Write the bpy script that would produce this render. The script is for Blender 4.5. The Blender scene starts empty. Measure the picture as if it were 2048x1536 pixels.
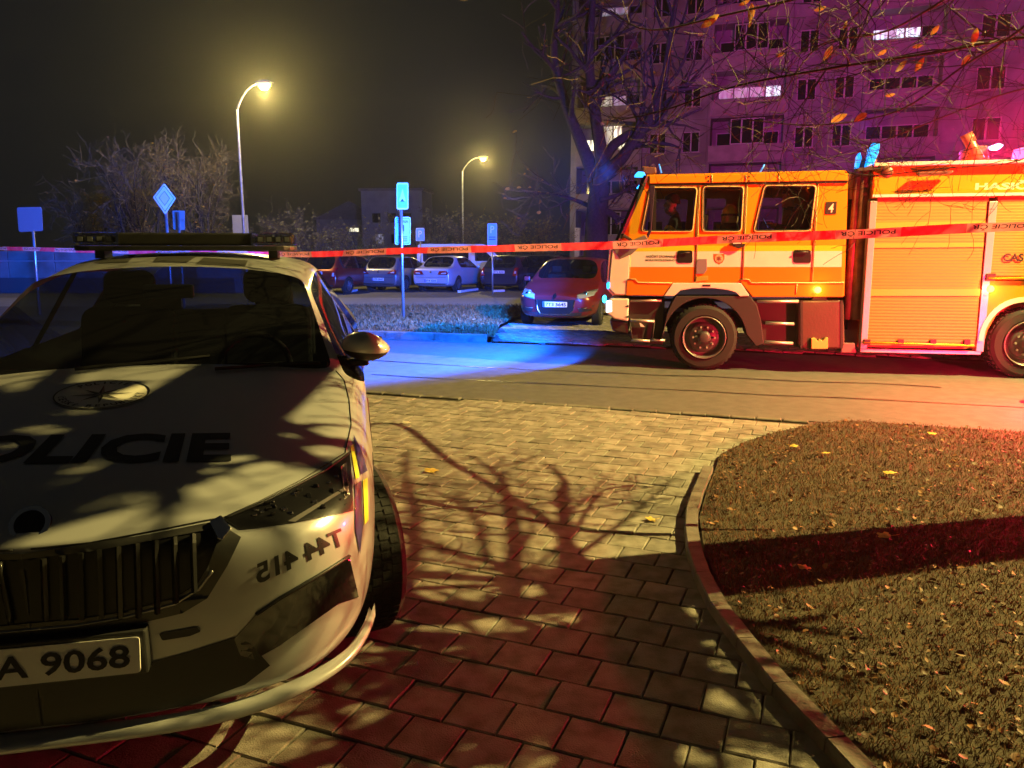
import bpy, bmesh, math, random
from math import sin, cos, pi, radians, hypot, atan2
from mathutils import Vector, Matrix
from mathutils.bvhtree import BVHTree
from mathutils.geometry import tessellate_polygon
S = bpy.context.scene
C = S.collection
random.seed(7)

# ------------------------------------------------------------------ camera
PW, PH, F, HC, HOR = 2048, 1536, 1536.0, 1.6, 503.0      # photograph pixels, focal length in pixels, eye height, horizon row
PIT = math.atan((768 - HOR) / F)
cd = bpy.data.cameras.new('camera'); cam = bpy.data.objects.new('camera', cd); C.objects.link(cam)
cd.sensor_width = 36; cd.lens = 36 * F / PW; cd.clip_start = .05; cd.clip_end = 900
cam.location = (0, 0, HC); cam.rotation_euler = (pi / 2 - PIT, 0, 0)
S.camera = cam

# ------------------------------------------------------------------ night sky
w = bpy.data.worlds.new('World'); S.world = w; w.use_nodes = True
nt = w.node_tree; nt.nodes.clear()
wo = nt.nodes.new('ShaderNodeOutputWorld'); wb = nt.nodes.new('ShaderNodeBackground')
wtc = nt.nodes.new('ShaderNodeTexCoord'); wn = nt.nodes.new('ShaderNodeTexNoise'); wr = nt.nodes.new('ShaderNodeValToRGB')
wn.inputs['Scale'].default_value = 2.2; wn.inputs['Detail'].default_value = 5
wr.color_ramp.elements[0].color = (.0040, .0046, .0062, 1); wr.color_ramp.elements[0].position = .3
wr.color_ramp.elements[1].color = (.0105, .0108, .0085, 1); wr.color_ramp.elements[1].position = .75
nt.links.new(wtc.outputs['Generated'], wn.inputs['Vector']); nt.links.new(wn.outputs['Fac'], wr.inputs['Fac'])
nt.links.new(wr.outputs['Color'], wb.inputs['Color']); nt.links.new(wb.outputs[0], wo.inputs[0])
wb.inputs['Strength'].default_value = 1.0
S.view_settings.view_transform = 'Standard'; S.view_settings.look = 'None'
S.view_settings.exposure = 0.12; S.view_settings.gamma = 1.0
S.cycles.use_denoising = True
S.cycles.max_bounces = 5; S.cycles.diffuse_bounces = 2; S.cycles.glossy_bounces = 3; S.cycles.transmission_bounces = 4
S.cycles.transparent_max_bounces = 10; S.cycles.volume_bounces = 0
S.cycles.sample_clamp_indirect = 3.0; S.cycles.caustics_reflective = False; S.cycles.caustics_refractive = False

# colours of the lit lamps
SODIUM = (1.0, .75, .21); BLUE = (.004, .115, 1.0); RED = (1.0, .008, .045)
LAMP = Vector((10.6, 6.1, 8.2))       # street lamp on the near verge, right of the frame
POWER = dict(lamp=18500, far=2600, far2=2400, red=2100, grille=900, roofblue=17000, bluefill=26000, boxblue=12000, redflood=42000, edgered=3000)

# ------------------------------------------------------------------ pixels to places
CP, SP = cos(PIT), sin(PIT)
EYE = Vector((0, 0, HC))
def ray(u, v):
    x, y = (u - 1024) / F, (768 - v) / F
    return Vector((x, CP + y * SP, -SP + y * CP))
def G(u, v, z=0.0):                    # the spot on the level z that shows at a pixel
    d = ray(u, v); return EYE + d * ((z - HC) / d.z)
def at(u, v, Y):                       # the spot at distance Y ahead
    d = ray(u, v); return EYE + d * (Y / d.y)
def onplane(u, v, p, n):
    d = ray(u, v); return EYE + d * ((p - EYE).dot(n) / d.dot(n))

# ------------------------------------------------------------------ materials
MATS = {}
def mat(name, col, rough=.6, metal=0.0, var=0.0, scale=8.0, bump=0.0, bscale=40.0, col2=None, spec=.5, coat=0.0, emit=None, es=0.0, detail=4):
    if name in MATS: return MATS[name]
    m = bpy.data.materials.new(name); m.use_nodes = True; t = m.node_tree
    b = t.nodes['Principled BSDF']
    b.inputs['Base Color'].default_value = (*col, 1); b.inputs['Roughness'].default_value = rough
    b.inputs['Metallic'].default_value = metal; b.inputs['Specular IOR Level'].default_value = spec
    b.inputs['Coat Weight'].default_value = coat; b.inputs['Coat Roughness'].default_value = .08
    if emit:
        b.inputs['Emission Color'].default_value = (*emit, 1); b.inputs['Emission Strength'].default_value = es
    tc = t.nodes.new('ShaderNodeTexCoord')
    if var or col2:
        n = t.nodes.new('ShaderNodeTexNoise'); n.inputs['Scale'].default_value = scale; n.inputs['Detail'].default_value = detail
        r = t.nodes.new('ShaderNodeValToRGB')
        c2 = col2 or tuple(min(1, c * (1 + var)) for c in col); c1 = col if col2 else tuple(c * (1 - var) for c in col)
        r.color_ramp.elements[0].color = (*c1, 1); r.color_ramp.elements[1].color = (*c2, 1)
        r.color_ramp.elements[0].position = .35; r.color_ramp.elements[1].position = .65
        t.links.new(tc.outputs['Object'], n.inputs['Vector']); t.links.new(n.outputs['Fac'], r.inputs['Fac'])
        t.links.new(r.outputs['Color'], b.inputs['Base Color'])
    if bump:
        n2 = t.nodes.new('ShaderNodeTexNoise'); n2.inputs['Scale'].default_value = bscale; n2.inputs['Detail'].default_value = 6
        bp = t.nodes.new('ShaderNodeBump'); bp.inputs['Strength'].default_value = bump; bp.inputs['Distance'].default_value = .01
        t.links.new(tc.outputs['Object'], n2.inputs['Vector']); t.links.new(n2.outputs['Fac'], bp.inputs['Height'])
        t.links.new(bp.outputs['Normal'], b.inputs['Normal'])
    MATS[name] = m
    return m
def randmat(name, col, col2, rough=.8, bump=.3, bscale=60, wear=6.0):
    """colour differs from piece to piece, with fine stains on each"""
    if name in MATS: return MATS[name]
    m = mat(name, col, rough, bump=bump, bscale=bscale); t = m.node_tree; b = t.nodes['Principled BSDF']
    oi = t.nodes.new('ShaderNodeObjectInfo'); geo = t.nodes.new('ShaderNodeNewGeometry')
    ad = t.nodes.new('ShaderNodeMath'); ad.operation = 'ADD'; fr = t.nodes.new('ShaderNodeMath'); fr.operation = 'FRACT'
    t.links.new(oi.outputs['Random'], ad.inputs[0]); t.links.new(geo.outputs['Random Per Island'], ad.inputs[1]); t.links.new(ad.outputs[0], fr.inputs[0])
    mx = t.nodes.new('ShaderNodeMixRGB'); mx.inputs[1].default_value = (*col, 1); mx.inputs[2].default_value = (*col2, 1)
    t.links.new(fr.outputs[0], mx.inputs[0])
    n = t.nodes.new('ShaderNodeTexNoise'); n.inputs['Scale'].default_value = wear; n.inputs['Detail'].default_value = 8
    t.links.new(geo.outputs['Position'], n.inputs['Vector'])
    r = t.nodes.new('ShaderNodeValToRGB'); r.color_ramp.elements[0].color = (.55, .53, .5, 1); r.color_ramp.elements[1].color = (1, 1, 1, 1)
    r.color_ramp.elements[0].position = .35; r.color_ramp.elements[1].position = .6
    t.links.new(n.outputs['Fac'], r.inputs['Fac'])
    mu = t.nodes.new('ShaderNodeMixRGB'); mu.blend_type = 'MULTIPLY'; mu.inputs[0].default_value = 1
    t.links.new(mx.outputs[0], mu.inputs[1]); t.links.new(r.outputs['Color'], mu.inputs[2]); t.links.new(mu.outputs[0], b.inputs['Base Color'])
    return m
def glassmat(name, tint, clear=.5, rough=.03):
    """thin pane: part clear, part mirror by angle"""
    if name in MATS: return MATS[name]
    m = bpy.data.materials.new(name); m.use_nodes = True; t = m.node_tree; t.nodes.clear()
    o = t.nodes.new('ShaderNodeOutputMaterial'); tr = t.nodes.new('ShaderNodeBsdfTransparent'); gl = t.nodes.new('ShaderNodeBsdfGlossy')
    di = t.nodes.new('ShaderNodeBsdfDiffuse'); mx = t.nodes.new('ShaderNodeMixShader'); mx2 = t.nodes.new('ShaderNodeMixShader'); lw = t.nodes.new('ShaderNodeLayerWeight'); pw = t.nodes.new('ShaderNodeMath'); fr = t.nodes.new('ShaderNodeMath')
    tr.inputs[0].default_value = (*tint, 1); gl.inputs['Roughness'].default_value = rough; di.inputs[0].default_value = (.01, .01, .012, 1)
    lw.inputs[0].default_value = .5; pw.operation = 'POWER'; pw.inputs[1].default_value = 5; fr.operation = 'MULTIPLY_ADD'; fr.inputs[1].default_value = .9; fr.inputs[2].default_value = .045; t.links.new(lw.outputs['Facing'], pw.inputs[0]); t.links.new(pw.outputs[0], fr.inputs[0]); mx.inputs[0].default_value = clear
    t.links.new(di.outputs[0], mx.inputs[1]); t.links.new(tr.outputs[0], mx.inputs[2])
    t.links.new(fr.outputs[0], mx2.inputs[0]); t.links.new(mx.outputs[0], mx2.inputs[1]); t.links.new(gl.outputs[0], mx2.inputs[2])
    t.links.new(mx2.outputs[0], o.inputs[0])
    MATS[name] = m
    return m
def litmat(name, col, s):
    """lit room behind curtains: brightness differs across the pane"""
    if name in MATS: return MATS[name]
    m = mat(name, tuple(min(.8, c) for c in col), .5, emit=col, es=s); t = m.node_tree; b = t.nodes['Principled BSDF']
    g = t.nodes.new('ShaderNodeNewGeometry'); mp = t.nodes.new('ShaderNodeMapping'); mp.inputs['Scale'].default_value = (5, 5, 1.1); n = t.nodes.new('ShaderNodeTexNoise'); n.inputs['Scale'].default_value = 1.0; n.inputs['Detail'].default_value = 5
    r = t.nodes.new('ShaderNodeValToRGB'); r.color_ramp.elements[0].color = (.12, .12, .12, 1); r.color_ramp.elements[0].position = .36; r.color_ramp.elements[1].position = .58; mu = t.nodes.new('ShaderNodeMath'); mu.operation = 'MULTIPLY'; mu.inputs[1].default_value = s
    t.links.new(g.outputs['Position'], mp.inputs[0]); t.links.new(mp.outputs[0], n.inputs['Vector']); t.links.new(n.outputs['Fac'], r.inputs['Fac']); t.links.new(r.outputs['Color'], mu.inputs[0]); t.links.new(mu.outputs[0], b.inputs['Emission Strength'])
    return m
def emitmat(name, col, s):
    return mat(name, tuple(min(.8, c) for c in col), .4, emit=col, es=s)

# ------------------------------------------------------------------ objects
def tag(o, label=None, cat=None, group=None, kind=None):
    if label: o['label'] = label
    if cat: o['category'] = cat
    if group: o['group'] = group
    if kind: o['kind'] = kind
    return o
def empty(name, loc=(0, 0, 0), rz=0.0, parent=None):
    o = bpy.data.objects.new(name, None); C.objects.link(o); o.location = loc; o.rotation_euler = (0, 0, rz); o.empty_display_size = .2
    if parent: o.parent = parent
    return o
def mesh(name, verts, faces, m, parent=None, smooth=False, mi=None):
    me = bpy.data.meshes.new(name); me.from_pydata([tuple(v) for v in verts], [], faces); me.update()
    for x in (m if isinstance(m, (list, tuple)) else [m]): me.materials.append(x)
    if mi: me.polygons.foreach_set('material_index', mi)
    if smooth: me.polygons.foreach_set('use_smooth', [True] * len(me.polygons))
    o = bpy.data.objects.new(name, me); C.objects.link(o)
    if parent: o.parent = parent
    return o
def bevel(o, wd=.01, seg=2, ang=35):
    b = o.modifiers.new('bevel', 'BEVEL'); b.width = wd; b.segments = seg; b.limit_method = 'ANGLE'; b.angle_limit = radians(ang)
    return o
def copy_tree(o, parent=None):
    c = o.copy(); C.objects.link(c); c.parent = parent
    for ch in o.children: copy_tree(ch, c)
    return c
class MB:
    def __init__(s): s.v, s.f, s.mi = [], [], []; s.m = 0
    def face(s, f): s.f.append(f); s.mi.append(s.m)
    def box(s, c, d, R=None):
        n = len(s.v); hx, hy, hz = d[0] / 2, d[1] / 2, d[2] / 2
        for x, y, z in ((-1, -1, -1), (1, -1, -1), (1, 1, -1), (-1, 1, -1), (-1, -1, 1), (1, -1, 1), (1, 1, 1), (-1, 1, 1)):
            p = Vector((x * hx, y * hy, z * hz))
            if R: p = R @ p
            s.v.append(Vector(c) + p)
        for f in ((0, 3, 2, 1), (4, 5, 6, 7), (0, 1, 5, 4), (1, 2, 6, 5), (2, 3, 7, 6), (3, 0, 4, 7)): s.face(tuple(i + n for i in f))
        return s
    def tube(s, path, rad, n=8, cap=True):
        path = [Vector(p) for p in path]
        if not isinstance(rad, (list, tuple)): rad = [rad] * len(path)
        base = len(s.v); up = Vector((0, 0, 1)); prev = None
        for i, p in enumerate(path):
            d = (path[min(i + 1, len(path) - 1)] - path[max(i - 1, 0)])
            d = d.normalized() if d.length > 1e-9 else Vector((0, 0, 1))
            if prev is None:
                a = d.cross(up); a = a.normalized() if a.length > 1e-3 else Vector((1, 0, 0))
            else:
                a = prev - d * prev.dot(d); a = a.normalized() if a.length > 1e-6 else prev
            prev = a; b = d.cross(a)
            for k in range(n):
                t = 2 * pi * k / n; s.v.append(p + (a * cos(t) + b * sin(t)) * rad[i])
        for i in range(len(path) - 1):
            for k in range(n):
                q = base + i * n; s.face((q + k, q + (k + 1) % n, q + n + (k + 1) % n, q + n + k))
        if cap and n > 2:
            s.face(tuple(base + k for k in range(n))[::-1]); s.face(tuple(base + (len(path) - 1) * n + k for k in range(n)))
        return s
    def prism(s, pts, o, ax, ay, az, d):
        """outline pts (2-D) in the frame o,ax,ay, pushed d along az"""
        n = len(s.v); k = len(pts)
        for e in (0, d):
            for x, y in pts: s.v.append(Vector(o) + Vector(ax) * x + Vector(ay) * y + Vector(az) * e)
        s.face(tuple(range(n, n + k))[::-1]); s.face(tuple(range(n + k, n + 2 * k)))
        for i in range(k): j = (i + 1) % k; s.face((n + i, n + j, n + k + j, n + k + i))
        return s
    def lathe(s, prof, o, ax, ay, az, n=24):
        """prof (radius, along az) turned round az"""
        b = len(s.v); k = len(prof)
        for i in range(n):
            t = 2 * pi * i / n
            for r, h in prof: s.v.append(Vector(o) + Vector(ax) * (r * cos(t)) + Vector(ay) * (r * sin(t)) + Vector(az) * h)
        for i in range(n):
            for j in range(k - 1):
                p, q = b + i * k + j, b + ((i + 1) % n) * k + j; s.face((p, q, q + 1, p + 1))
        return s
    def quad(s, a, b, c, d):
        n = len(s.v); s.v += [Vector(a), Vector(b), Vector(c), Vector(d)]; s.face((n, n + 1, n + 2, n + 3)); return s
    def build(s, name, m, parent=None, smooth=False, bev=0):
        o = mesh(name, s.v, s.f, m, parent, smooth, s.mi if isinstance(m, (list, tuple)) else None)
        if bev: bevel(o, bev)
        return o
def fixn(o):
    bm = bmesh.new(); bm.from_mesh(o.data); bmesh.ops.recalc_face_normals(bm, faces=bm.faces); bm.to_mesh(o.data); bm.free(); return o
def rrect(x0, y0, x1, y1, r, n=4):
    """rounded rectangle outline"""
    out = []
    for cx, cy, a in ((x1 - r, y1 - r, 0), (x0 + r, y1 - r, 90), (x0 + r, y0 + r, 180), (x1 - r, y0 + r, 270)):
        for k in range(n + 1): t = radians(a + 90 * k / n); out.append((cx + r * cos(t), cy + r * sin(t)))
    return out
def rpoly(pts, r, n=4):
    """outline with rounded corners"""
    out = []; k = len(pts)
    for i in range(k):
        p = Vector(pts[i]).to_2d() if len(pts[i]) > 2 else Vector(pts[i]); a = Vector(pts[i - 1]) - p; b = Vector(pts[(i + 1) % k]) - p
        ra = min(r, a.length * .45); rb = min(r, b.length * .45); a = a.normalized() * ra; b = b.normalized() * rb
        for j in range(n + 1):
            t = j / n; q = (p + a) * (1 - t) ** 2 + p * 2 * t * (1 - t) + (p + b) * t ** 2; out.append((q.x, q.y))
    return out
# text as flat outlines: returns 2-D verts with the block scaled to 0..1 x 0..1, faces, and width/height
def textmesh(s, bold=.0, shear=0.0, spacing=1.0):
    cu = bpy.data.curves.new('t', 'FONT'); cu.body = s; cu.size = 1; cu.offset = bold; cu.shear = shear; cu.space_character = spacing; cu.resolution_u = 3
    o = bpy.data.objects.new('t', cu); C.objects.link(o)
    dg = bpy.context.evaluated_depsgraph_get(); dg.update()
    me = bpy.data.meshes.new_from_object(o.evaluated_get(dg))
    v = [(q.co.x, q.co.y) for q in me.vertices]; f = [tuple(p.vertices) for p in me.polygons]
    bpy.data.objects.remove(o); bpy.data.meshes.remove(me); bpy.data.curves.remove(cu)
    x0 = min(a for a, b in v); x1 = max(a for a, b in v); y0 = min(b for a, b in v); y1 = max(b for a, b in v)
    return [((a - x0) / (x1 - x0), (b - y0) / (y1 - y0)) for a, b in v], f, (x1 - x0) / (y1 - y0)
def text_on(name, s, o, ax, ay, wd, ht, m, parent=None, bold=.0, lift=(0, 0, 0), **k):
    """lettering wd x ht lying in the frame o,ax,ay (o = lower left)"""
    v, f, r = textmesh(s, bold, **k); o = Vector(o) + Vector(lift)
    return tag(mesh(name, [o + Vector(ax) * (a * wd) + Vector(ay) * (b * ht) for a, b in v], f, m, parent), kind='stuff')
def quadmap(q):
    """unit square to four corners: lower left, lower right, upper right, upper left"""
    (x0, y0), (x1, y1), (x2, y2), (x3, y3) = q
    dx1, dx2, dx3 = x1 - x2, x3 - x2, x0 - x1 + x2 - x3; dy1, dy2, dy3 = y1 - y2, y3 - y2, y0 - y1 + y2 - y3
    den = dx1 * dy2 - dx2 * dy1; g = (dx3 * dy2 - dx2 * dy3) / den; h = (dx1 * dy3 - dx3 * dy1) / den
    a, b, c = x1 - x0 + g * x1, x3 - x0 + h * x3, x0; d, e, f = y1 - y0 + g * y1, y3 - y0 + h * y3, y0
    def fn(s, t):
        k = g * s + h * t + 1; return ((a * s + b * t + c) / k, (d * s + e * t + f) / k)
    return fn
def cut2d(pts, step):
    """fill a flat outline and cut it into small pieces: 2-D verts, faces"""
    bm = bmesh.new(); vs = [bm.verts.new((x, y, 0)) for x, y in pts]
    for t in tessellate_polygon([[Vector((x, y, 0)) for x, y in pts]]):
        try: bm.faces.new([vs[i] for i in t])
        except ValueError: pass
    for ax in (0, 1):
        lo = min(p[ax] for p in pts); hi = max(p[ax] for p in pts); k = lo + step
        while k < hi:
            co = [0, 0, 0]; no = [0, 0, 0]; co[ax] = k; no[ax] = 1
            bmesh.ops.bisect_plane(bm, geom=bm.verts[:] + bm.edges[:] + bm.faces[:], plane_co=co, plane_no=no); k += step
    bmesh.ops.triangulate(bm, faces=bm.faces[:])
    bm.verts.index_update(); v = [(q.co.x, q.co.y) for q in bm.verts]; f = [tuple(q.index for q in p.verts) for p in bm.faces]; bm.free()
    return v, f
def cast(bvh, o, d, off):
    h = bvh.ray_cast(Vector(o), Vector(d).normalized())
    if h[0] is None: return None
    n = h[1] if h[1].dot(Vector(d)) < 0 else -h[1]
    return h[0] + n * off
def drape(name, v2, f, shoot, m, parent, thick=0.0, smooth=True, off=.003):
    """lay flat pieces on a body: shoot(u,v,off) gives the place in the parent's frame"""
    P = [shoot(u, v, off) for u, v in v2]; keep = [t for t in f if all(P[i] is not None for i in t)]
    P = [p if p is not None else Vector((0, 0, 0)) for p in P]
    used = sorted({i for t in keep for i in t}); ix = {i: k for k, i in enumerate(used)}
    o = mesh(name, [P[i] for i in used], [tuple(ix[i] for i in t) for t in keep], m, parent, smooth)
    if keep:                                   # faces look outwards
        t = keep[0]; q = shoot(*v2[t[0]], off + .01); nn = (P[t[1]] - P[t[0]]).cross(P[t[2]] - P[t[0]])
        if q is not None and nn.dot(q - P[t[0]]) < 0: o.data.flip_normals()
    if thick:
        s = o.modifiers.new('solid', 'SOLIDIFY'); s.thickness = thick; s.offset = 0
    return o
def bvh_of(objs, inv=None):
    V, Fc = [], []
    for o in objs:
        b = len(V); V += [v.co.copy() for v in o.data.vertices]; Fc += [tuple(i + b for i in p.vertices) for p in o.data.polygons]
    return BVHTree.FromPolygons(V, Fc)
def lamp(name, loc, power, col, r=.08, kind='POINT', parent=None, aim=None, size=1.0, blend=.3):
    l = bpy.data.lights.new(name, kind); l.energy = power; l.color = col
    l.shadow_soft_size = r
    o = bpy.data.objects.new(name, l); C.objects.link(o); o.location = loc
    if kind == 'SPOT': l.spot_size = size; l.spot_blend = blend
    if aim is not None: o.rotation_euler = (Vector(aim)).to_track_quat('-Z', 'Y').to_euler()
    if parent: o.parent = parent
    return o
def inside(p, poly):
    x, y = p[0], p[1]; r = False; n = len(poly)
    for i in range(n):
        a, b = poly[i], poly[i - 1]
        if (a[1] > y) != (b[1] > y) and x < (b[0] - a[0]) * (y - a[1]) / (b[1] - a[1]) + a[0]: r = not r
    return r
def sheet(name, pts, z, m, kind='structure'):
    v = [(p[0], p[1], z) for p in pts]
    f = [tuple(t) for t in tessellate_polygon([[Vector(p) for p in v]])]
    o = mesh(name, v, f, m); bm = bmesh.new(); bm.from_mesh(o.data); bmesh.ops.recalc_face_normals(bm, faces=bm.faces)
    for q in bm.faces:
        if q.normal.z < 0: q.normal_flip()
    bm.to_mesh(o.data); bm.free()
    if kind: o['kind'] = kind
    return o
black = mat('black_paint', (.012, .012, .013), .45)
rubber = mat('tyre_rubber', (.018, .018, .019), .85, bump=.3, bscale=60)
plastic = mat('black_plastic', (.022, .022, .024), .5, bump=.1, bscale=200)
chrome = mat('chrome', (.75, .75, .77), .12, 1.0)
steel = mat('galvanised_steel', (.45, .46, .47), .4, .85, var=.15, scale=6)
white_p = mat('white_vinyl', (.78, .78, .76), .5)

def spline0(pts, n):
    out = []
    for i in range(len(pts) - 1):
        p0, p1, p2, p3 = pts[max(i - 1, 0)], pts[i], pts[i + 1], pts[min(i + 2, len(pts) - 1)]
        for k in range(n):
            t = k / n; out.append(.5 * ((2 * p1) + (p2 - p0) * t + (2 * p0 - 5 * p1 + 4 * p2 - p3) * t * t + (3 * p1 - p0 - 3 * p2 + p3) * t ** 3))
    return out + [pts[-1]]
def finer(v, f, step):
    """cut flat pieces finely so that they follow a curved body"""
    bm = bmesh.new(); vs = [bm.verts.new((x, y, 0)) for x, y in v]
    for t in f:
        try: bm.faces.new([vs[i] for i in t])
        except ValueError: pass
    for ax, st in ((0, step), (1, .2)):
        k = st
        while k < 1:
            co = [0, 0, 0]; no = [0, 0, 0]; co[ax] = k; no[ax] = 1
            bmesh.ops.bisect_plane(bm, geom=bm.verts[:] + bm.edges[:] + bm.faces[:], plane_co=co, plane_no=no); k += st
    bmesh.ops.triangulate(bm, faces=bm.faces[:]); bm.verts.index_update()
    a, b = [(q.co.x, q.co.y) for q in bm.verts], [tuple(q.index for q in p.verts) for p in bm.faces]; bm.free(); return a, b

# ================================================================== the ground
import numpy as np
asphalt = mat('asphalt', (.10, .098, .094), .7, col2=(.135, .13, .125), scale=7, bump=.5, bscale=110, spec=.35, detail=8)
soil = mat('soil', (.045, .035, .022), .95, col2=(.07, .055, .03), scale=5, bump=.6, bscale=25)
jointm = mat('joint_sand', (.07, .06, .045), .95, bump=.3, bscale=120)
pavem = randmat('concrete_paver', (.22, .205, .18), (.36, .33, .285), .9, .5, 160, 9.0)
kerbm = randmat('kerb_concrete', (.13, .122, .105), (.19, .178, .155), .8, .35, 50)
pathm = mat('path_asphalt', (.16, .155, .15), .8, col2=(.2, .195, .19), scale=4, bump=.2, bscale=120)

A1, A2 = G(720, 780), G(1700, 845)               # near edge of the road
dA = (A2 - A1).normalized(); nA = Vector((-dA.y, dA.x, 0))      # nA points over the road
B1, B2 = G(770, 676), G(1190, 692)               # far edge of the road
dB = (B2 - B1).normalized(); nB = Vector((-dB.y, dB.x, 0))
sheet('ground', [(-400, -60), (400, -60), (400, 400), (-400, 400)], -.11, soil)
sheet('road', [A1 - dA * 90, A1 + dA * 90, B1 + dB * 90, B1 - dB * 90], -.012, asphalt)

road_ = bpy.data.objects['road']; seam = mat('tar_seam', (.02, .02, .021), .35)
for k, (s0, w0, s1, w1) in enumerate(((-.5, 1.1, 9.5, 1.5), (-6, 2.6, 1.0, 2.2), (1.0, 2.2, 6.5, 2.55))):
    r_ = random.Random(k); P_ = [A1 + dA * (s0 + (s1 - s0) * i / 14 + r_.uniform(-.04, .04)) + nA * (w0 + (w1 - w0) * i / 14 + r_.uniform(-.05, .05)) for i in range(15)]; V_, F_ = [], []
    for i, p in enumerate(P_):
        d = (P_[min(i + 1, 14)] - P_[max(i - 1, 0)]).normalized(); n = Vector((-d.y, d.x, 0)) * r_.uniform(.012, .03); V_ += [Vector((p.x + n.x, p.y + n.y, -.008)), Vector((p.x - n.x, p.y - n.y, -.008))]
    mesh('tar_seam', V_, [(2 * i, 2 * i + 1, 2 * i + 3, 2 * i + 2) for i in range(14)], seam, road_)

# grass island at the right with its low kerb, read off the photograph
KP = [(1404, 944), (1383, 990), (1365, 1043), (1371, 1108), (1397, 1194), (1430, 1245), (1470, 1299), (1536, 1385), (1674, 1536), (1900, 1790)]
EP = [(1440, 915), (1500, 886), (1560, 868), (1630, 854), (1700, 847)]
kline = [G(u, v) for u, v in KP]
isl = [p.xy for p in reversed(kline)] + [G(u, v).xy for u, v in EP] + [(A1 + dA * 16 - nA * .03).xy, (14, -1.5), (kline[-1].x, -1.5)]
bed = [(A1 - dA * 7 - nA * .02).xy, (A1 + dA * 8 - nA * .02).xy, (8, -3), (-7, -3)]
drive = sheet('driveway', bed, -.016, jointm)
# pavers 20 x 20 cm in running bond
a = radians(22); e1 = Vector((cos(a), -sin(a), 0)); e2 = Vector((sin(a), cos(a), 0)); o0 = G(1000, 1100)
def paver_mesh(name, L, Wd, H, gap=.006, b=.0045):
    x, y = L / 2 - gap / 2, Wd / 2 - gap / 2
    v = [(-x, -y, -H), (x, -y, -H), (x, y, -H), (-x, y, -H), (-x, -y, -b), (x, -y, -b), (x, y, -b), (-x, y, -b),
         (-x + b, -y + b, 0), (x - b, -y + b, 0), (x - b, y - b, 0), (-x + b, y - b, 0)]
    f = [(0, 1, 5, 4), (1, 2, 6, 5), (2, 3, 7, 6), (3, 0, 4, 7), (4, 5, 9, 8), (5, 6, 10, 9), (6, 7, 11, 10), (7, 4, 8, 11), (8, 9, 10, 11)]
    return v, f
pv, pf = paver_mesh('paver', .205, .2, .03)
spots = []
for j in range(-22, 40):
    for i in range(-40, 40):
        p = o0 + e1 * ((i + .5 * (j % 2)) * .205) + e2 * (j * .2)
        if (p - A1).dot(nA) > -.17 or p.y < .9 or p.x < -4.6: continue
        if all(inside(p + e1 * i_ * .11 + e2 * j_ * .11, isl) for i_ in (-1, 1) for j_ in (-1, 1)): continue
        # only what can be seen past the car
        if p.y < 1.0: continue
        vis = abs(p.x) / max(p.y, .1) < .78
        spots.append((p, vis))
rnd = random.Random(3)
def paver_xf(p):
    return Matrix.Translation(p + Vector((0, 0, rnd.uniform(-.003, .002)))) @ Matrix.Rotation(-a + rnd.uniform(-.02, .02), 4, 'Z') @ Matrix.Rotation(rnd.uniform(-.012, .012), 4, 'X') @ Matrix.Rotation(rnd.uniform(-.012, .012), 4, 'Y')
# the car hides those left of it: rank the rest by how large they show
def show(p, vis):
    if not vis or p.x < -.9 + (p.y - 2) * .0: return 1e6 + p.y
    return p.y
order = sorted(spots, key=lambda q: show(*q))
pme = None
for k, (p, vis) in enumerate(order[:300]):
    if pme is None:
        o = mesh('paver', pv, pf, pavem, drive); pme = o.data
    else:
        o = bpy.data.objects.new('paver', pme); C.objects.link(o); o.parent = drive
    o.matrix_local = paver_xf(p)
V, Fc = [], []
for p, vis in order[300:]:
    M = paver_xf(p); b = len(V); V += [M @ Vector(q) for q in pv]; Fc += [tuple(i + b for i in f) for f in pf]
tag(mesh('paver_field', V, Fc, pavem, drive), kind='stuff')
# one row of setts along the road
sv, sf = paver_mesh('sett', .24, .12, .03, .014, .008); sme = None
for k in range(-14, 21):
    p = A1 + dA * (k * .24 + rnd.uniform(-.01, .01)) - nA * .075
    if inside(p - nA * .15, isl) and k > 8: continue
    if sme is None: o = mesh('sett', sv, sf, kerbm, drive); sme = o.data
    else: o = bpy.data.objects.new('sett', sme); C.objects.link(o); o.parent = drive
    o.matrix_local = Matrix.Translation(p + Vector((0, 0, rnd.uniform(.004, .010)))) @ Matrix.Rotation(atan2(dA.y, dA.x) + rnd.uniform(-.04, .04), 4, 'Z')
# kerb of the grass island, stone by stone
kerb = empty('island_kerb', kline[0]); tag(kerb, kind='structure')
def along(pl, step):
    out = [pl[0].copy()]; need = step
    for p, q in zip(pl, pl[1:]):
        L = (q - p).length; d = 0
        while L - d >= need: d += need; out.append(p + (q - p) * (d / L)); need = step
        need -= L - d
    return out
ks = along(kline, .33)
for p, q in zip(ks, ks[1:]):
    d = (q - p).normalized(); n = Vector((d.y, -d.x, 0))
    if n.x < 0: n = -n
    h0 = .065 if p is not ks[0] else .03
    m = MB(); g = d * .003
    m.prism([(0, -.05), (.004, .046), (.011, .052), (.078, .052), (.085, -.05)], p + g - kline[0], n, (0, 0, 1), d, (q - p).length - .006)
    fixn(m.build('kerb_stone', kerbm, kerb)); 
def soilsheet(name, poly, z):
    return sheet(name, poly, z, soil)
soilsheet('grass_island', [(x + (.1 if i < len(KP) else 0), y) for i, (x, y) in enumerate(isl)], .028)

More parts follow.
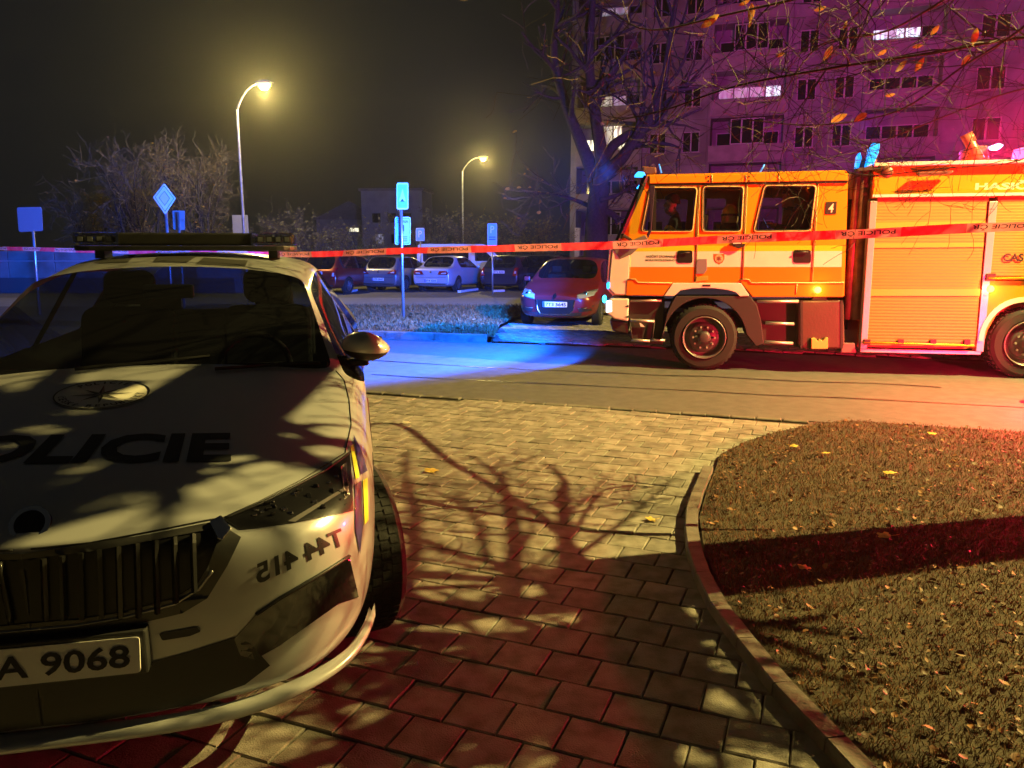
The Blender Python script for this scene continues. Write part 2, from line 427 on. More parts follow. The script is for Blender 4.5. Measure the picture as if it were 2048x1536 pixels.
# grass blades: (verts, faces) by numpy, one object that nobody could count
def blades(name, poly, n, hmin, hmax, wd, z, m, seed, box, near=None):
    r = np.random.default_rng(seed); out = []
    while len(out) < n:
        if near:                                # denser where it shows larger
            yy = box[2] + (box[3] - box[2]) * r.random() ** near
        else: yy = r.uniform(box[2], box[3])
        xx = r.uniform(box[0], box[1])
        if inside((xx, yy), poly): out.append((xx, yy))
    P = np.array(out); N = len(P); th = r.uniform(0, 2 * pi, N); h = r.uniform(hmin, hmax, N); w_ = wd * r.uniform(.6, 1.3, N)
    lean = r.uniform(.2, 1.25, N) * h; la = r.uniform(0, 2 * pi, N)
    V = np.zeros((N, 5, 3)); cx, sx = np.cos(th), np.sin(th)
    for k, (s, t, l) in enumerate(((-1, 0, 0), (1, 0, 0), (-.8, .6, .35), (.8, .6, .35), (0, .95, 1))):
        V[:, k, 0] = P[:, 0] + s * cx * w_ / 2 + l * lean * np.cos(la); V[:, k, 1] = P[:, 1] + s * sx * w_ / 2 + l * lean * np.sin(la); V[:, k, 2] = z + t * h
    idx = np.arange(N)[:, None] * 5
    tri = np.concatenate([idx + np.array([[0, 1, 3]]), idx + np.array([[0, 3, 2]]), idx + np.array([[2, 3, 4]])], 1).reshape(-1)
    me = bpy.data.meshes.new(name); me.vertices.add(N * 5); me.vertices.foreach_set('co', V.reshape(-1))
    me.loops.add(len(tri)); me.loops.foreach_set('vertex_index', tri); me.polygons.add(len(tri) // 3)
    me.polygons.foreach_set('loop_start', np.arange(0, len(tri), 3)); me.update(calc_edges=True); me.materials.append(m)
    o = bpy.data.objects.new(name, me); C.objects.link(o); return o
grassm = randmat('grass_blade', (.12, .054, .011), (.25, .108, .024), .7, 0, 1, 3.0)
isl_in = [(x + (.11 if i < len(KP) else 0), y) for i, (x, y) in enumerate(isl)]
tag(blades('grass', isl_in, 170000, .010, .034, .0032, .028, grassm, 1, (.6, 5.2, 1.2, 7.6), 1.7), 'short trampled autumn grass on the island beside the driveway', 'grass', kind='stuff')
# fallen leaves
leafm = randmat('fallen_leaf', (.10, .042, .012), (.34, .15, .045), .6, .2, 80, 30)
yleafm = mat('yellow_leaf', (.62, .42, .08), .55, var=.25, scale=40)
def leaf_geo(L, r, lobes=0, slim=.36):
    """curled leaf: midrib with two bent halves"""
    n = 6; V, Fc = [], []
    curl = r.uniform(-.5, .7); fold = r.uniform(.1, .6)
    for k in range(n + 1):
        t = k / n; wdt = sin(pi * min(1, t * .96 + .03)) ** .8 * slim * L * (1 + (.35 * (k % 2) if lobes else 0)); x = (t - .5) * L; z = curl * L * (t - .5) ** 2
        V += [(x, -wdt, z + fold * wdt), (x, 0, z), (x, wdt, z + fold * wdt)]
    for k in range(n):
        b = k * 3; Fc += [(b, b + 1, b + 4, b + 3), (b + 1, b + 2, b + 5, b + 4)]
    return V, Fc
def litter(name, poly, box, n, m, seed, z, L0, L1, near=1.0):
    r = random.Random(seed); V, Fc = [], []; k = 0
    while k < n:
        x, y = r.uniform(box[0], box[1]), box[2] + (box[3] - box[2]) * r.random() ** near
        if not inside((x, y), poly): continue
        lv, lf = leaf_geo(r.uniform(L0, L1), r); M = Matrix.Translation((x, y, z + r.uniform(0, .02))) @ Matrix.Rotation(r.uniform(0, 6.3), 4, 'Z') @ Matrix.Rotation(r.uniform(-.7, .7), 4, 'X') @ Matrix.Rotation(r.uniform(-.5, .5), 4, 'Y')
        b = len(V); V += [M @ Vector(q) for q in lv]; Fc += [tuple(i + b for i in f) for f in lf]; k += 1
    return mesh(name, V, Fc, m, smooth=True)
tag(litter('leaf_litter', isl_in, (.6, 5.2, 1.2, 7.6), 3800, leafm, 5, .036, .010, .040, 1.6), 'dry curled leaves scattered through the island grass', 'leaves', kind='stuff')
def maple(L):
    """lobed leaf with a stalk"""
    out = []
    for k in range(21):
        t = 2 * pi * k / 21 - pi / 2; rr = L * .5 * (.55 + .45 * abs(cos(2.5 * (t + pi / 2)))) * (.75 if k in (0, 20, 1) else 1); out.append((rr * cos(t), rr * sin(t)))
    return out
def maple_leaf(u, v, L, rz, label, group=None, z=.004, m=None):
    p = G(u, v, z); pts = maple(L); r = random.Random(u); M = MB()
    c = len(M.v); M.v.append(Vector((0, 0, .012)))
    for x, y in pts: M.v.append(Vector((x, y, .004 + r.uniform(0, .22) * hypot(x, y))))
    n = len(pts)
    for i in range(n): M.face((0, 1 + i, 1 + (i + 1) % n))
    M.tube([(0, 0, .01), (0, -L * .45, .006), (L * .05, -L * .8, .012)], .0015, 4)
    o = M.build('fallen_leaf', m or yleafm, None, True); o.location = p; o.rotation_euler = (r.uniform(-.15, .15), r.uniform(-.15, .15), rz)
    return tag(o, label, 'leaf', group)
maple_leaf(862, 943, .12, .4, 'yellow lobed leaf on the paving nearest the police car wheel', 'fallen leaves on the paving')
maple_leaf(1302, 1040, .075, 1.9, 'small yellow leaf on the paving near the bend of the kerb', 'fallen leaves on the paving')
maple_leaf(812, 846, .1, 2.6, 'pale leaf on the paving by the road behind the police car mirror', 'fallen leaves on the paving', m=mat('pale_leaf', (.55, .5, .38), .6))
maple_leaf(1507, 888, .11, 1.2, 'dark leaf lying at the tip of the grass island', 'fallen leaves on the paving', m=mat('brown_leaf', (.06, .035, .02), .7))
for i, (u, v, L, lb) in enumerate(((1780, 947, .1, 'largest bright yellow leaf in the middle of the island grass'), (1770, 1073, .09, 'oval yellow leaf in the grass just above the trunk shadow'), (1864, 868, .08, 'pale leaf in the grass close to the road edge'), (1587, 893, .08, 'pale leaf in the grass at the left tip of the island'), (1652, 907, .07, 'small yellow leaf standing in the grass left of the large yellow one'), (1608, 1137, .07, 'pale leaf in the grass beside the kerb above the trunk shadow'))):
    maple_leaf(u, v, L, i * 1.3, lb, 'bright leaves on the island grass', .06)

# ------------------------------------------------------------------ far side of the road
def off(p, d): return Vector((p.x, p.y, 0)) + d
farkerb = empty('far_kerb', B1); tag(farkerb, kind='structure')
KA, KB = B1 - dB * 26, G(985, 682)
klen = (KB - KA).length; nk = int(klen / 1.0); kme = None
for i in range(nk):
    p = KA + dB * (i * 1.0) - B1
    m = MB()
    if kme is None:
        m.prism([(0, -.1), (.01, .105), (.025, .12), (.15, .12), (.15, -.1)], (0, 0, 0), nB, (0, 0, 1), dB, .985); o = fixn(m.build('kerb_stone', kerbm, farkerb)); kme = o.data
    else: o = bpy.data.objects.new('kerb_stone', kme); C.objects.link(o); o.parent = farkerb
    o.location = p
# gutter strip of lighter concrete before the kerb is the kerb foot; verge, path, parking
v1 = [KA + nB * .15, KB + nB * .15, G(1000, 655), G(1030, 640), G(1100, 617), G(640, 617), G(-900, 617)]
sheet('verge', [p.xy for p in v1], .06, soil)
vg = [p.xy for p in v1]
tag(blades('verge_grass', vg, 26000, .05, .13, .014, .06, grassm, 2, (-9, 2, 13.5, 22)), 'rough grass on the verge across the road around the sign pole', 'grass', kind='stuff')
tag(litter('verge_leaves', vg, (-8, 1.6, 13.5, 19), 420, leafm, 9, .1, .06, .12), 'pale fallen leaves scattered on the verge across the road', 'leaves', kind='stuff')
sheet('path', [G(-900, 617).xy, G(1100, 617).xy, G(1180, 597).xy, G(-900, 597).xy], .03, pathm)
sheet('parking_lot', [G(-900, 597).xy, G(1180, 597).xy, (30, 24), (60, 24), (60, 62), (-60, 62)], .015, asphalt)
# paved apron under the red car
ap = [(KB + nB * -.0).xy, (B1 + dB * 14).xy, (12, 17), (9, 24), G(1180, 600).xy, G(1100, 617).xy, G(1030, 640).xy, G(1000, 655).xy]
apron = sheet('apron', ap, -.004, jointm)
V, Fc = [], []
rnd = random.Random(11)
av, af = paver_mesh('apron_paver', .3, .2, .03, .02, .01)
ad = Vector((cos(radians(30)), -sin(radians(30)), 0)); an = Vector((sin(radians(30)), cos(radians(30)), 0)); base = G(1100, 680)
vis = []
for j in range(-8, 40):
    for i in range(-14, 26):
        p = base + ad * (i * .3 + .15 * (j % 2)) + an * (j * .2)
        if inside(p, ap) and inside(p + Vector((.15, 0, 0)), ap) and inside(p - Vector((.15, 0, 0)), ap) and (p - B1).dot(nB) > .12: vis.append(p)
for p in vis:
    M = Matrix.Translation(p + Vector((0, 0, .018 + rnd.uniform(-.004, .004)))) @ Matrix.Rotation(-radians(30), 4, 'Z'); b = len(V); V += [M @ Vector(q) for q in av]; Fc += [tuple(i + b for i in f) for f in af]
tag(mesh('apron_paving', V, Fc, pavem, apron), kind='stuff')

# ================================================================== cars
glass_car = glassmat('car_glass', (.55, .6, .62), .72)
glass_dark = glassmat('dark_car_glass', (.35, .38, .42), .5)
seatm = mat('seat_fabric', (.015, .015, .017), .9)
def paint(name, col, rough=.32, metal=.25):
    return mat(name, col, rough, metal, coat=.6, spec=.5, bump=.02, bscale=400)
headm = mat('headlamp_lens', (.02, .02, .024), .08, coat=1.0)
reflm = mat('lamp_reflector', (.8, .8, .82), .15, 1.0)
tailm = mat('tail_lens', (.32, .012, .012), .12, coat=1.0)
platem = mat('number_plate', (.8, .8, .78), .45)
euband = mat('plate_band', (.02, .06, .4), .5)
alloy = mat('alloy_rim', (.42, .43, .45), .3, .9)
archm = mat('wheel_arch', (.008, .008, .008), .9)

def half_stations(sp):
    return sp
def car_shell(stn, types, mats, name, root, arches, wr, sub=2):
    """loft stations (y, [9 half points]) into a closed shell, round it, cut the wheel arches and
    take it apart into body, windscreen, windows and rear window"""
    V, Fc, MI = [], [], []; NP = 9
    idx = {}
    for i, (y, pts) in enumerate(stn):
        for k, (x, z) in enumerate(pts):
            for s in ((1, -1) if x > 1e-6 else (1,)):
                idx[i, k, s] = len(V); V.append((x * s, y, z))
            if x <= 1e-6: idx[i, k, -1] = idx[i, k, 1]
    for i in range(len(stn) - 1):
        for k in range(NP - 1):
            for s in (1, -1):
                f = [idx[i, k, s], idx[i + 1, k, s], idx[i + 1, k + 1, s], idx[i, k + 1, s]]
                f = list(dict.fromkeys(f)); 
                if s < 0: f = f[::-1]
                t = types[i]; m = 0
                if t == 'ws' and k in (6, 7): m = 1
                elif t in ('ws', 'side') and k == 4: m = 2
                elif t == 'pil' and k == 4: m = 4
                elif t == 'rg' and k in (6, 7): m = 3
                elif t == 'rgs' and k in (4,): m = 2
                if t == 'rgs' and k in (6, 7): m = 3
                Fc.append(tuple(f)); MI.append(m)
    for i, fl in ((0, 1), (len(stn) - 1, -1)):
        y, pts = stn[i]; ce = {}
        for k in range(1, NP - 1):
            ce[k] = len(V); V.append((0, y - fl * .025 * (1 if i == 0 else .5), pts[k][1]))
        ce[0] = idx[i, 0, 1]; ce[NP - 1] = idx[i, NP - 1, 1]
        for k in range(NP - 1):
            for s in (1, -1):
                f = list(dict.fromkeys([idx[i, k, s], idx[i, k + 1, s], ce[k + 1], ce[k]]))
                if s * fl < 0: f = f[::-1]
                Fc.append(tuple(f)); MI.append(0)
    me = bpy.data.meshes.new('shell'); me.from_pydata(V, [], Fc); me.update()
    for q in mats: me.materials.append(q)
    me.polygons.foreach_set('material_index', MI)
    o = bpy.data.objects.new('shell', me); C.objects.link(o)
    bm = bmesh.new(); bm.from_mesh(me); bmesh.ops.recalc_face_normals(bm, faces=bm.faces)
    cl = bm.edges.layers.float.new('crease_edge')
    for e in bm.edges:
        ms = {f.material_index for f in e.link_faces}
        if len(ms) > 1: e[cl] = 1.0
    bm.to_mesh(me); bm.free()
    sb = o.modifiers.new('s', 'SUBSURF'); sb.levels = sub; sb.render_levels = sub
    cut = []
    for (ax, ay, az) in arches:
        for s in (1, -1):
            c = MB(); c.lathe([(0, -.22), (wr, -.22), (wr, .3), (0, .3)], (ax * s, ay, az), (0, 1, 0), (0, 0, 1), (s, 0, 0), 28)
            co = c.build('cut', archm); fixn(co); cut.append(co)
            bo = o.modifiers.new('b', 'BOOLEAN'); bo.object = co; bo.operation = 'DIFFERENCE'; bo.solver = 'EXACT'
            if hasattr(bo, 'material_mode'): bo.material_mode = 'TRANSFER'
    dg = bpy.context.evaluated_depsgraph_get(); dg.update()
    em = bpy.data.meshes.new_from_object(o.evaluated_get(dg))
    names = [m.name if m else '' for m in em.materials]
    groups = {}
    for p in em.polygons: groups.setdefault(names[p.material_index], []).append(p)
    out = {}; gm = [m.name for m in mats]
    vv = [v.co.copy() for v in em.vertices]
    def part(nm, polys, m):
        us = sorted({i for p in polys for i in p.vertices}); ix = {i: k for k, i in enumerate(us)}
        return mesh(nm, [vv[i] for i in us], [tuple(ix[i] for i in p.vertices) for p in polys], m, root, True)
    body = [p for p in em.polygons if names[p.material_index] not in (gm[1], gm[2], gm[3])]
    b = part('body', body, [mats[0], mats[4], archm]); 
    b.data.polygons.foreach_set('material_index', [1 if names[p.material_index] == gm[4] else (2 if names[p.material_index] == 'wheel_arch' else 0) for p in body])
    b.data.set_sharp_from_angle(angle=radians(40)) if hasattr(b.data, 'set_sharp_from_angle') else None
    out['body'] = b
    if gm[1] in groups: out['windscreen'] = part('windscreen', groups[gm[1]], mats[1])
    if gm[3] in groups: out['rear_window'] = part('rear_window', groups[gm[3]], mats[3])
    if gm[2] in groups:
        for s in (1, -1):
            ps = [p for p in groups[gm[2]] if vv[p.vertices[0]].x * s > 0]
            # each pane on its own, split where pillars part them
            left = {p.index: p for p in ps}; byv = {}
            for p in ps:
                for i in p.vertices: byv.setdefault(i, []).append(p.index)
            while left:
                st = [left.popitem()[1]]; comp = []
                while st:
                    p = st.pop(); comp.append(p)
                    for i in p.vertices:
                        for j in byv[i]:
                            if j in left: st.append(left.pop(j))
                out.setdefault('side', []).append(part('side_window', comp, mats[2]))
    for c in cut: bpy.data.objects.remove(c)
    bpy.data.objects.remove(o)
    out['bvh'] = bvh_of([b] + [out[k] for k in ('windscreen', 'rear_window') if k in out] + out.get('side', []))
    return out

def wheel(root, c, r, wd, s, steer=0.0, spokes=5, name='wheel', rimm=None):
    """tyre with tread blocks > rim; s = +1 faces local +x"""
    t = 0.0
    prof = [(r * .62, -wd * .46), (r * .80, -wd * .52), (r * .95, -wd * .47), (r, -wd * .36), (r, wd * .36), (r * .95, wd * .47), (r * .80, wd * .52), (r * .62, wd * .46)]
    w_ = empty(name, c, 0, root); w_.rotation_euler = (0, 0, steer)
    m = MB(); m.lathe(prof, (0, 0, 0), (0, 1, 0), (0, 0, 1), (s, 0, 0), 40)
    n = 60
    for k in range(n):
        a_ = 2 * pi * k / n
        for q, off_ in ((-.27, 0), (-.09, .5), (.09, 0), (.27, .5)):
            b_ = a_ + off_ * 2 * pi / n; R = Matrix.Rotation(-b_, 3, 'X')
            m.box(R @ Vector((0, r - .002, 0)) + Vector((q * wd, 0, 0)), (wd * .155, .010, 2 * pi * r / n * .7), R)
    tyre = m.build('tyre', rubber, w_, False); fixn(tyre)
    m = MB(); m.lathe([(r * .63, -wd * .3), (r * .63, wd * .4), (r * .60, wd * .44), (r * .57, wd * .40), (r * .55, wd * .1), (r * .2, wd * .05), (0, wd * .05)], (0, 0, 0), (0, 1, 0), (0, 0, 1), (s, 0, 0), 32)
    for k in range(spokes):
        R = Matrix.Rotation(2 * pi * k / spokes, 3, 'X')
        m.box(R @ Vector((s * wd * .33, r * .34, 0)), (wd * .16, r * .5, r * .15), R)
    m.lathe([(r * .15, wd * .05), (r * .15, wd * .42), (0, wd * .44)], (0, 0, 0), (0, 1, 0), (0, 0, 1), (s, 0, 0), 16)
    fixn(m.build('rim', rimm or alloy, w_))
    return w_

def plate(root, text, c, ax, ay, nrm, wd=.52, ht=.11, name='number_plate'):
    """white plate with blue band and black characters, ax/ay its width and height axes"""
    c, ax, ay, nrm = Vector(c), Vector(ax), Vector(ay), Vector(nrm)
    m = MB(); m.prism(rrect(-wd / 2, -ht / 2, wd / 2, ht / 2, .008, 2), c, ax, ay, nrm, .008)
    p = fixn(m.build(name, platem, root))
    m = MB(); m.prism([(-wd / 2 + .003, -ht / 2 + .003), (-wd / 2 + .043, -ht / 2 + .003), (-wd / 2 + .043, ht / 2 - .003), (-wd / 2 + .003, ht / 2 - .003)], c, ax, ay, nrm, .0095)
    fixn(m.build('band', euband, p))
    text_on('characters', text, c - ax * (wd / 2 - .06) - ay * (ht * .32) + nrm * .0105, ax, ay, wd - .085, ht * .64, black, p, bold=.02)
    return p

def gen_stations(L, W, H, zh, zc, yc, yr, yt, yb, zb, sedan=False, zbelt=.9, zbot=.2, tail=.75, nose=.66, wag=False, tum=.72):
    """stations of an ordinary car: hood front height zh, cowl height zc at yc, roof from yr to yt, rear glass to yb at height zb"""
    w_ = W / 2
    def lower(f=1.0, zb_=zbot, zm=.58): return [(0, zb_), (.84 * w_ * f, zb_), (.96 * w_ * f, .33), (w_ * f, zm)]
    def hood(y, f, zf, zt): return (y, lower(f) + [(.965 * w_ * f, zf - .07), (.90 * w_ * f, zf - .02), (.80 * w_ * f, zf), (.42 * w_ * f, zt - .012), (0, zt)])
    def cabin(y, zr, wr_, zbl): return (y, lower() + [(.955 * w_, zbl), (wr_ + .04 * (1 if zr > H - .2 else .6), zr - .085), (wr_, zr - .035), (.52 * wr_, zr - .006), (0, zr)])
    rw = tum * w_
    st = [(0, [(0, .24), (.56 * w_, .24), (.66 * w_, .34), (.72 * w_, .5), (.70 * w_, zh - .1), (.64 * w_, zh - .06), (.54 * w_, zh - .035), (.3 * w_, zh - .012), (0, zh)]),
          hood(.12, .88, zh + .02, zh + .05), hood(.4, .975, zh + .06, zh + .1), hood(yc * .62, 1, (zh + zc) / 2 + .03, (zh + zc) / 2 + .075), hood(yc - .1, 1, zc - .04, zc)]
    ty = ['b'] * 4
    st.append((yc, lower() + [(.96 * w_, zbelt - .02), (.885 * w_, zc - .035), (.81 * w_, zc - .02), (.45 * w_, zc + .012), (0, zc + .02)])); ty.append('b')
    st.append(cabin(yr, H - .045, rw, zbelt + .02)); ty.append('ws')
    ym = yr + (yt - yr) * .42
    st.append(cabin(ym - .05, H, rw + .01, zbelt + .03)); ty.append('side')
    st.append(cabin(ym + .05, H, rw + .01, zbelt + .03)); ty.append('pil')
    st.append(cabin(yt - .12, H - .015, rw, zbelt + .05)); ty.append('side')
    st.append(cabin(yt, H - .04, rw * .97, zbelt + .05)); ty.append('pil')
    if sedan:
        st.append((yb, lower() + [(.955 * w_, zb - .03), (.88 * w_, zb - .01), (.78 * w_, zb + .005), (.4 * w_, zb + .015), (0, zb + .02)])); ty.append('rg')
        st.append((L - .2, lower(.985) + [(.94 * w_, zb - .06), (.88 * w_, zb - .02), (.76 * w_, zb), (.4 * w_, zb + .01), (0, zb + .01)])); ty.append('b')
        st.append((L - .03, lower(.93, .28) + [(.88 * w_, zb - .12), (.82 * w_, zb - .07), (.72 * w_, zb - .05), (.4 * w_, zb - .035), (0, zb - .03)])); ty.append('b')
        st.append((L, lower(.88, .30) + [(.83 * w_, zb - .2), (.79 * w_, zb - .15), (.7 * w_, zb - .13), (.4 * w_, zb - .115), (0, zb - .11)])); ty.append('b')
    else:
        st.append((yb, lower(.985) + [(.93 * w_, zb - .02), (.83 * w_, zb + .0), (.74 * w_, zb + .015), (.4 * w_, zb + .02), (0, zb + .02)])); ty.append('rg')
        st.append((L - .04, lower(.95, .27) + [(.90 * w_, zb - .12), (.82 * w_, zb - .07), (.74 * w_, zb - .05), (.4 * w_, zb - .04), (0, zb - .035)])); ty.append('b')
        st.append((L, lower(.9, .30, .5) + [(.84 * w_, zb - .3), (.80 * w_, zb - .25), (.72 * w_, zb - .22), (.4 * w_, zb - .2), (0, zb - .2)])); ty.append('b')
    return st, ty

def mirrored(o, parent):
    """the same piece on the other side of the car"""
    v = [Vector((-q.co.x, q.co.y, q.co.z)) for q in o.data.vertices]; f = [tuple(p.vertices)[::-1] for p in o.data.polygons]
    n = mesh(o.name.split('.')[0], v, f, [m for m in o.data.materials], parent, True)
    for md in o.modifiers:
        if md.type == 'SOLIDIFY': s = n.modifiers.new('solid', 'SOLIDIFY'); s.thickness = md.thickness; s.offset = 0
    return n

# ------------------------------------------------------------------ the police car in front
K = 1.078
pol = empty('police_car', (-1.327, 1.984, 0), .2125)
tag(pol, 'silver police car with POLICIE on its bonnet and unlit roof lightbar, front towards the viewer', 'police car')
silver = paint('police_silver', (.47, .485, .51), .28, .25)
ST = [
 (0.00, [(0, .25), (.50, .25), (.60, .33), (.645, .50), (.63, .65), (.585, .695), (.50, .725), (.27, .755), (0, .765)]),
 (0.11, [(0, .21), (.66, .21), (.755, .32), (.785, .52), (.775, .68), (.725, .735), (.62, .775), (.33, .815), (0, .825)]),
 (0.34, [(0, .19), (.79, .20), (.865, .33), (.885, .55), (.87, .725), (.825, .785), (.735, .825), (.38, .875), (0, .888)]),
 (0.85, [(0, .19), (.83, .20), (.895, .34), (.91, .62), (.885, .83), (.835, .875), (.75, .905), (.40, .952), (0, .968)]),
 (1.18, [(0, .19), (.83, .20), (.90, .34), (.912, .62), (.885, .89), (.825, .93), (.745, .955), (.40, 1.0), (0, 1.015)]),
 (1.30, [(0, .19), (.83, .20), (.90, .34), (.912, .62), (.885, .92), (.80, .955), (.755, .975), (.40, 1.02), (0, 1.03)]),
 (1.36, [(0.0, 0.19), (0.83, 0.2), (0.9, 0.34), (0.912, 0.62), (0.885, 0.9232), (0.7856, 0.986), (0.7415, 1.0096), (0.3946, 1.0547), (0.0, 1.0647)]),
 (1.90, [(0.0, 0.19), (0.83, 0.2), (0.9, 0.34), (0.912, 0.62), (0.885, 0.951), (0.6584, 1.2603), (0.6222, 1.3157), (0.3469, 1.3607), (0.0, 1.3707)]),
 (1.98, [(0, .19), (.83, .20), (.90, .34), (.912, .62), (.885, .955), (.64, 1.30), (.605, 1.36), (.34, 1.405), (0, 1.415)]),
 (2.40, [(0, .19), (.83, .20), (.90, .34), (.912, .62), (.885, .965), (.645, 1.36), (.60, 1.425), (.34, 1.465), (0, 1.475)]),
 (2.62, [(0, .19), (.83, .20), (.90, .34), (.912, .62), (.885, .97), (.65, 1.37), (.605, 1.435), (.34, 1.475), (0, 1.485)]),
 (2.72, [(0, .19), (.83, .20), (.90, .34), (.912, .62), (.885, .97), (.65, 1.37), (.605, 1.435), (.34, 1.475), (0, 1.485)]),
 (3.40, [(0, .19), (.83, .20), (.90, .34), (.912, .64), (.885, .99), (.64, 1.36), (.595, 1.425), (.34, 1.46), (0, 1.47)]),
 (3.95, [(0, .19), (.83, .20), (.90, .36), (.905, .66), (.875, 1.02), (.60, 1.31), (.56, 1.37), (.32, 1.41), (0, 1.42)]),
 (4.28, [(0, .2), (.82, .22), (.88, .38), (.89, .66), (.85, .95), (.76, 1.0), (.68, 1.02), (.36, 1.035), (0, 1.04)]),
 (4.42, [(0, .27), (.74, .29), (.82, .4), (.84, .62), (.80, .82), (.73, .88), (.66, .90), (.36, .92), (0, .925)])]
TY = ['b', 'b', 'b', 'b', 'b', 'ws', 'ws', 'ws', 'side', 'side', 'pil', 'side', 'pil', 'rg', 'b']
ST = [(y * K, [(x * K, z * K) for x, z in p]) for y, p in ST]
wsm = glassmat('windscreen_glass', (.5, .56, .66), .55)
sidem = glassmat('side_glass', (.5, .54, .58), .75); rearm = glassmat('rear_glass', (.42, .46, .5), .6)
sh = car_shell(ST, TY, [silver, wsm, sidem, rearm, plastic], 'police_car', pol, [(.80 * K, .88 * K, .335 * K), (.80 * K, 3.52 * K, .335 * K)], .375 * K, 3)
bpy.context.view_layer.update()
PINV = pol.matrix_world.inverted(); EL = PINV @ EYE; RL = PINV.to_3x3()
def pshoot(u, v, off): return cast(sh['bvh'], EL, RL @ ray(u, v), off)
def pdecal(name, pts, m, off=.003, step=14, thick=0, mirror=False, parent=None, snap=False, rnd_=0):
    if rnd_: pts = rpoly(pts, rnd_)
    v, f = cut2d(pts, step); o = drape(name, v, f, pshoot, m, parent or pol, thick, True, off)
    if snap:
        for q in o.data.vertices: q.co.x = max(q.co.x, 0)
    return (o, mirrored(o, parent or pol)) if mirror else o
def pline(pts, off, step=12):
    out = []
    for (a_, b_), (c_, d_) in zip(pts, pts[1:]):
        n = max(1, int(hypot(c_ - a_, d_ - b_) / step))
        for k in range(n): out.append(pshoot(a_ + (c_ - a_) * k / n, b_ + (d_ - b_) * k / n, off))
    out.append(pshoot(*pts[-1], off)); return [p for p in out if p is not None]
def ptube(name, pts, r, m, off=.0, mirror=True, parent=None):
    p = pline(pts, off); o = MB().tube(p, r, 6).build(name, m, parent or pol, True)
    if mirror: mirrored(o, parent or pol)
    return o
# grille with frame and slats
grillem = mat('grille_black', (.008, .008, .009), .4)
gtop = [(62, 1116), (180, 1102), (300, 1082), (420, 1062)]
gpoly = [(20, 1119), (62, 1116), (180, 1102), (300, 1082), (425, 1060), (436, 1080), (415, 1135), (395, 1168), (350, 1195), (250, 1222), (150, 1238), (62, 1246), (20, 1248)]
g, g2 = pdecal('grille', gpoly, grillem, .002, 14, 0, True, snap=True)
pdecal('grille_surround', [(20, 1110), (300, 1070), (430, 1045), (470, 1068), (482, 1075), (455, 1130), (415, 1195), (365, 1225), (250, 1252), (150, 1268), (20, 1278), (20, 1248), (150, 1238), (250, 1222), (350, 1195), (395, 1168), (415, 1135), (436, 1080), (425, 1060), (300, 1082), (180, 1102), (20, 1120)], mat('surround_grey', (.10, .10, .10), .3, .6), .006, 10, 0, True, snap=True)
ptube('chrome_trim', [(425, 1140), (398, 1176), (350, 1206), (250, 1233), (150, 1250), (40, 1260)], .006, mat('dull_chrome', (.35, .35, .35), .3, 1.0), .004)
pdecal('grille_corner', [(419, 1050), (442, 1038), (462, 1062), (445, 1082), (437, 1080)], chrome, .012, 8, .012, True, rnd_=4)
for k in range(9):
    u = 90 + k * 37; top = 1112 - (u - 62) * .145; bot = 1244 - (u - 62) * .03 - max(0, u - 300) * .55
    p = pline([(u, top + 6), (u + 4, bot - 6)], .012, 14)
    if len(p) > 1:
        o = MB().tube(p, .0085, 4).build('grille_slat', mat('slat_black', (.03, .03, .032), .25, .5), pol); mirrored(o, pol)
# badge
bc = pshoot(62, 1050, .0); bm_ = MB(); bm_.lathe([(0, .012), (.045, .012), (.052, .006), (.052, -.02)], bc, Vector((1, 0, 0)), Vector((0, .62, .78)), Vector((0, -.78, .62)), 24)
bd = bm_.build('badge', mat('badge_black', (.05, .05, .055), .12, .9), pol, True)
bm_ = MB(); bm_.lathe([(.038, .011), (.045, .016), (.053, .011)], bc, Vector((1, 0, 0)), Vector((0, .62, .78)), Vector((0, -.78, .62)), 24); bm_.build('ring', chrome, bd, True)
# headlights
hp = [(447, 1040), (520, 1010), (590, 975), (650, 943), (690, 914), (699, 906), (703, 950), (706, 1022), (660, 1032), (590, 1046), (520, 1056), (478, 1060)]
h1, h2 = pdecal('headlight', hp, mat('lamp_bowl', (.012, .012, .014), .35), .002, 12, 0, True)
ptube('lamp_rim', hp[:5] + [(699, 906)], .004, plastic, .006, True, h1)
rh = random.Random(4)
for k in range(30):
    u = rh.uniform(500, 695); lo = 1052 - (u - 447) * .12; hi = 1040 - (u - 447) * .52; v = hi + (lo - hi) * rh.uniform(.25, .9); c_ = pshoot(u, v, .004)
    if c_ is None: continue
    big = rh.random() < .25; w_ = rh.uniform(.012, .022) if big else rh.uniform(.004, .010); R_ = Matrix.Rotation(rh.uniform(-.6, .6), 3, 'Z') @ Matrix.Rotation(rh.uniform(-.5, .9), 3, 'X')
    q = MB(); q.box(c_, (w_ * (1 if big else 1.8), .006, w_ * (1.3 if big else .8)), R_); q.build('lamp_facet', reflm if not big else mat('facet_dark', (.12, .12, .13), .12, .9), h1, False, .0015)
pdecal('daylight_strip', [(575, 1044), (690, 975), (692, 980), (590, 1045)], mat('light_guide', (.35, .34, .34), .2, .3), .005, 10, 0, True, h1)
q = pdecal('indicator', [(680, 935), (692, 927), (697, 990), (688, 1000)], mat('reflector_panel', (.4, .36, .34), .2, .9, bump=.6, bscale=90), .005, 8, 0, True, h1)
pdecal('lamp_cover', hp, glassmat('lamp_glass', (.8, .8, .82), .93, .03), .014, 12, 0, True, h1)
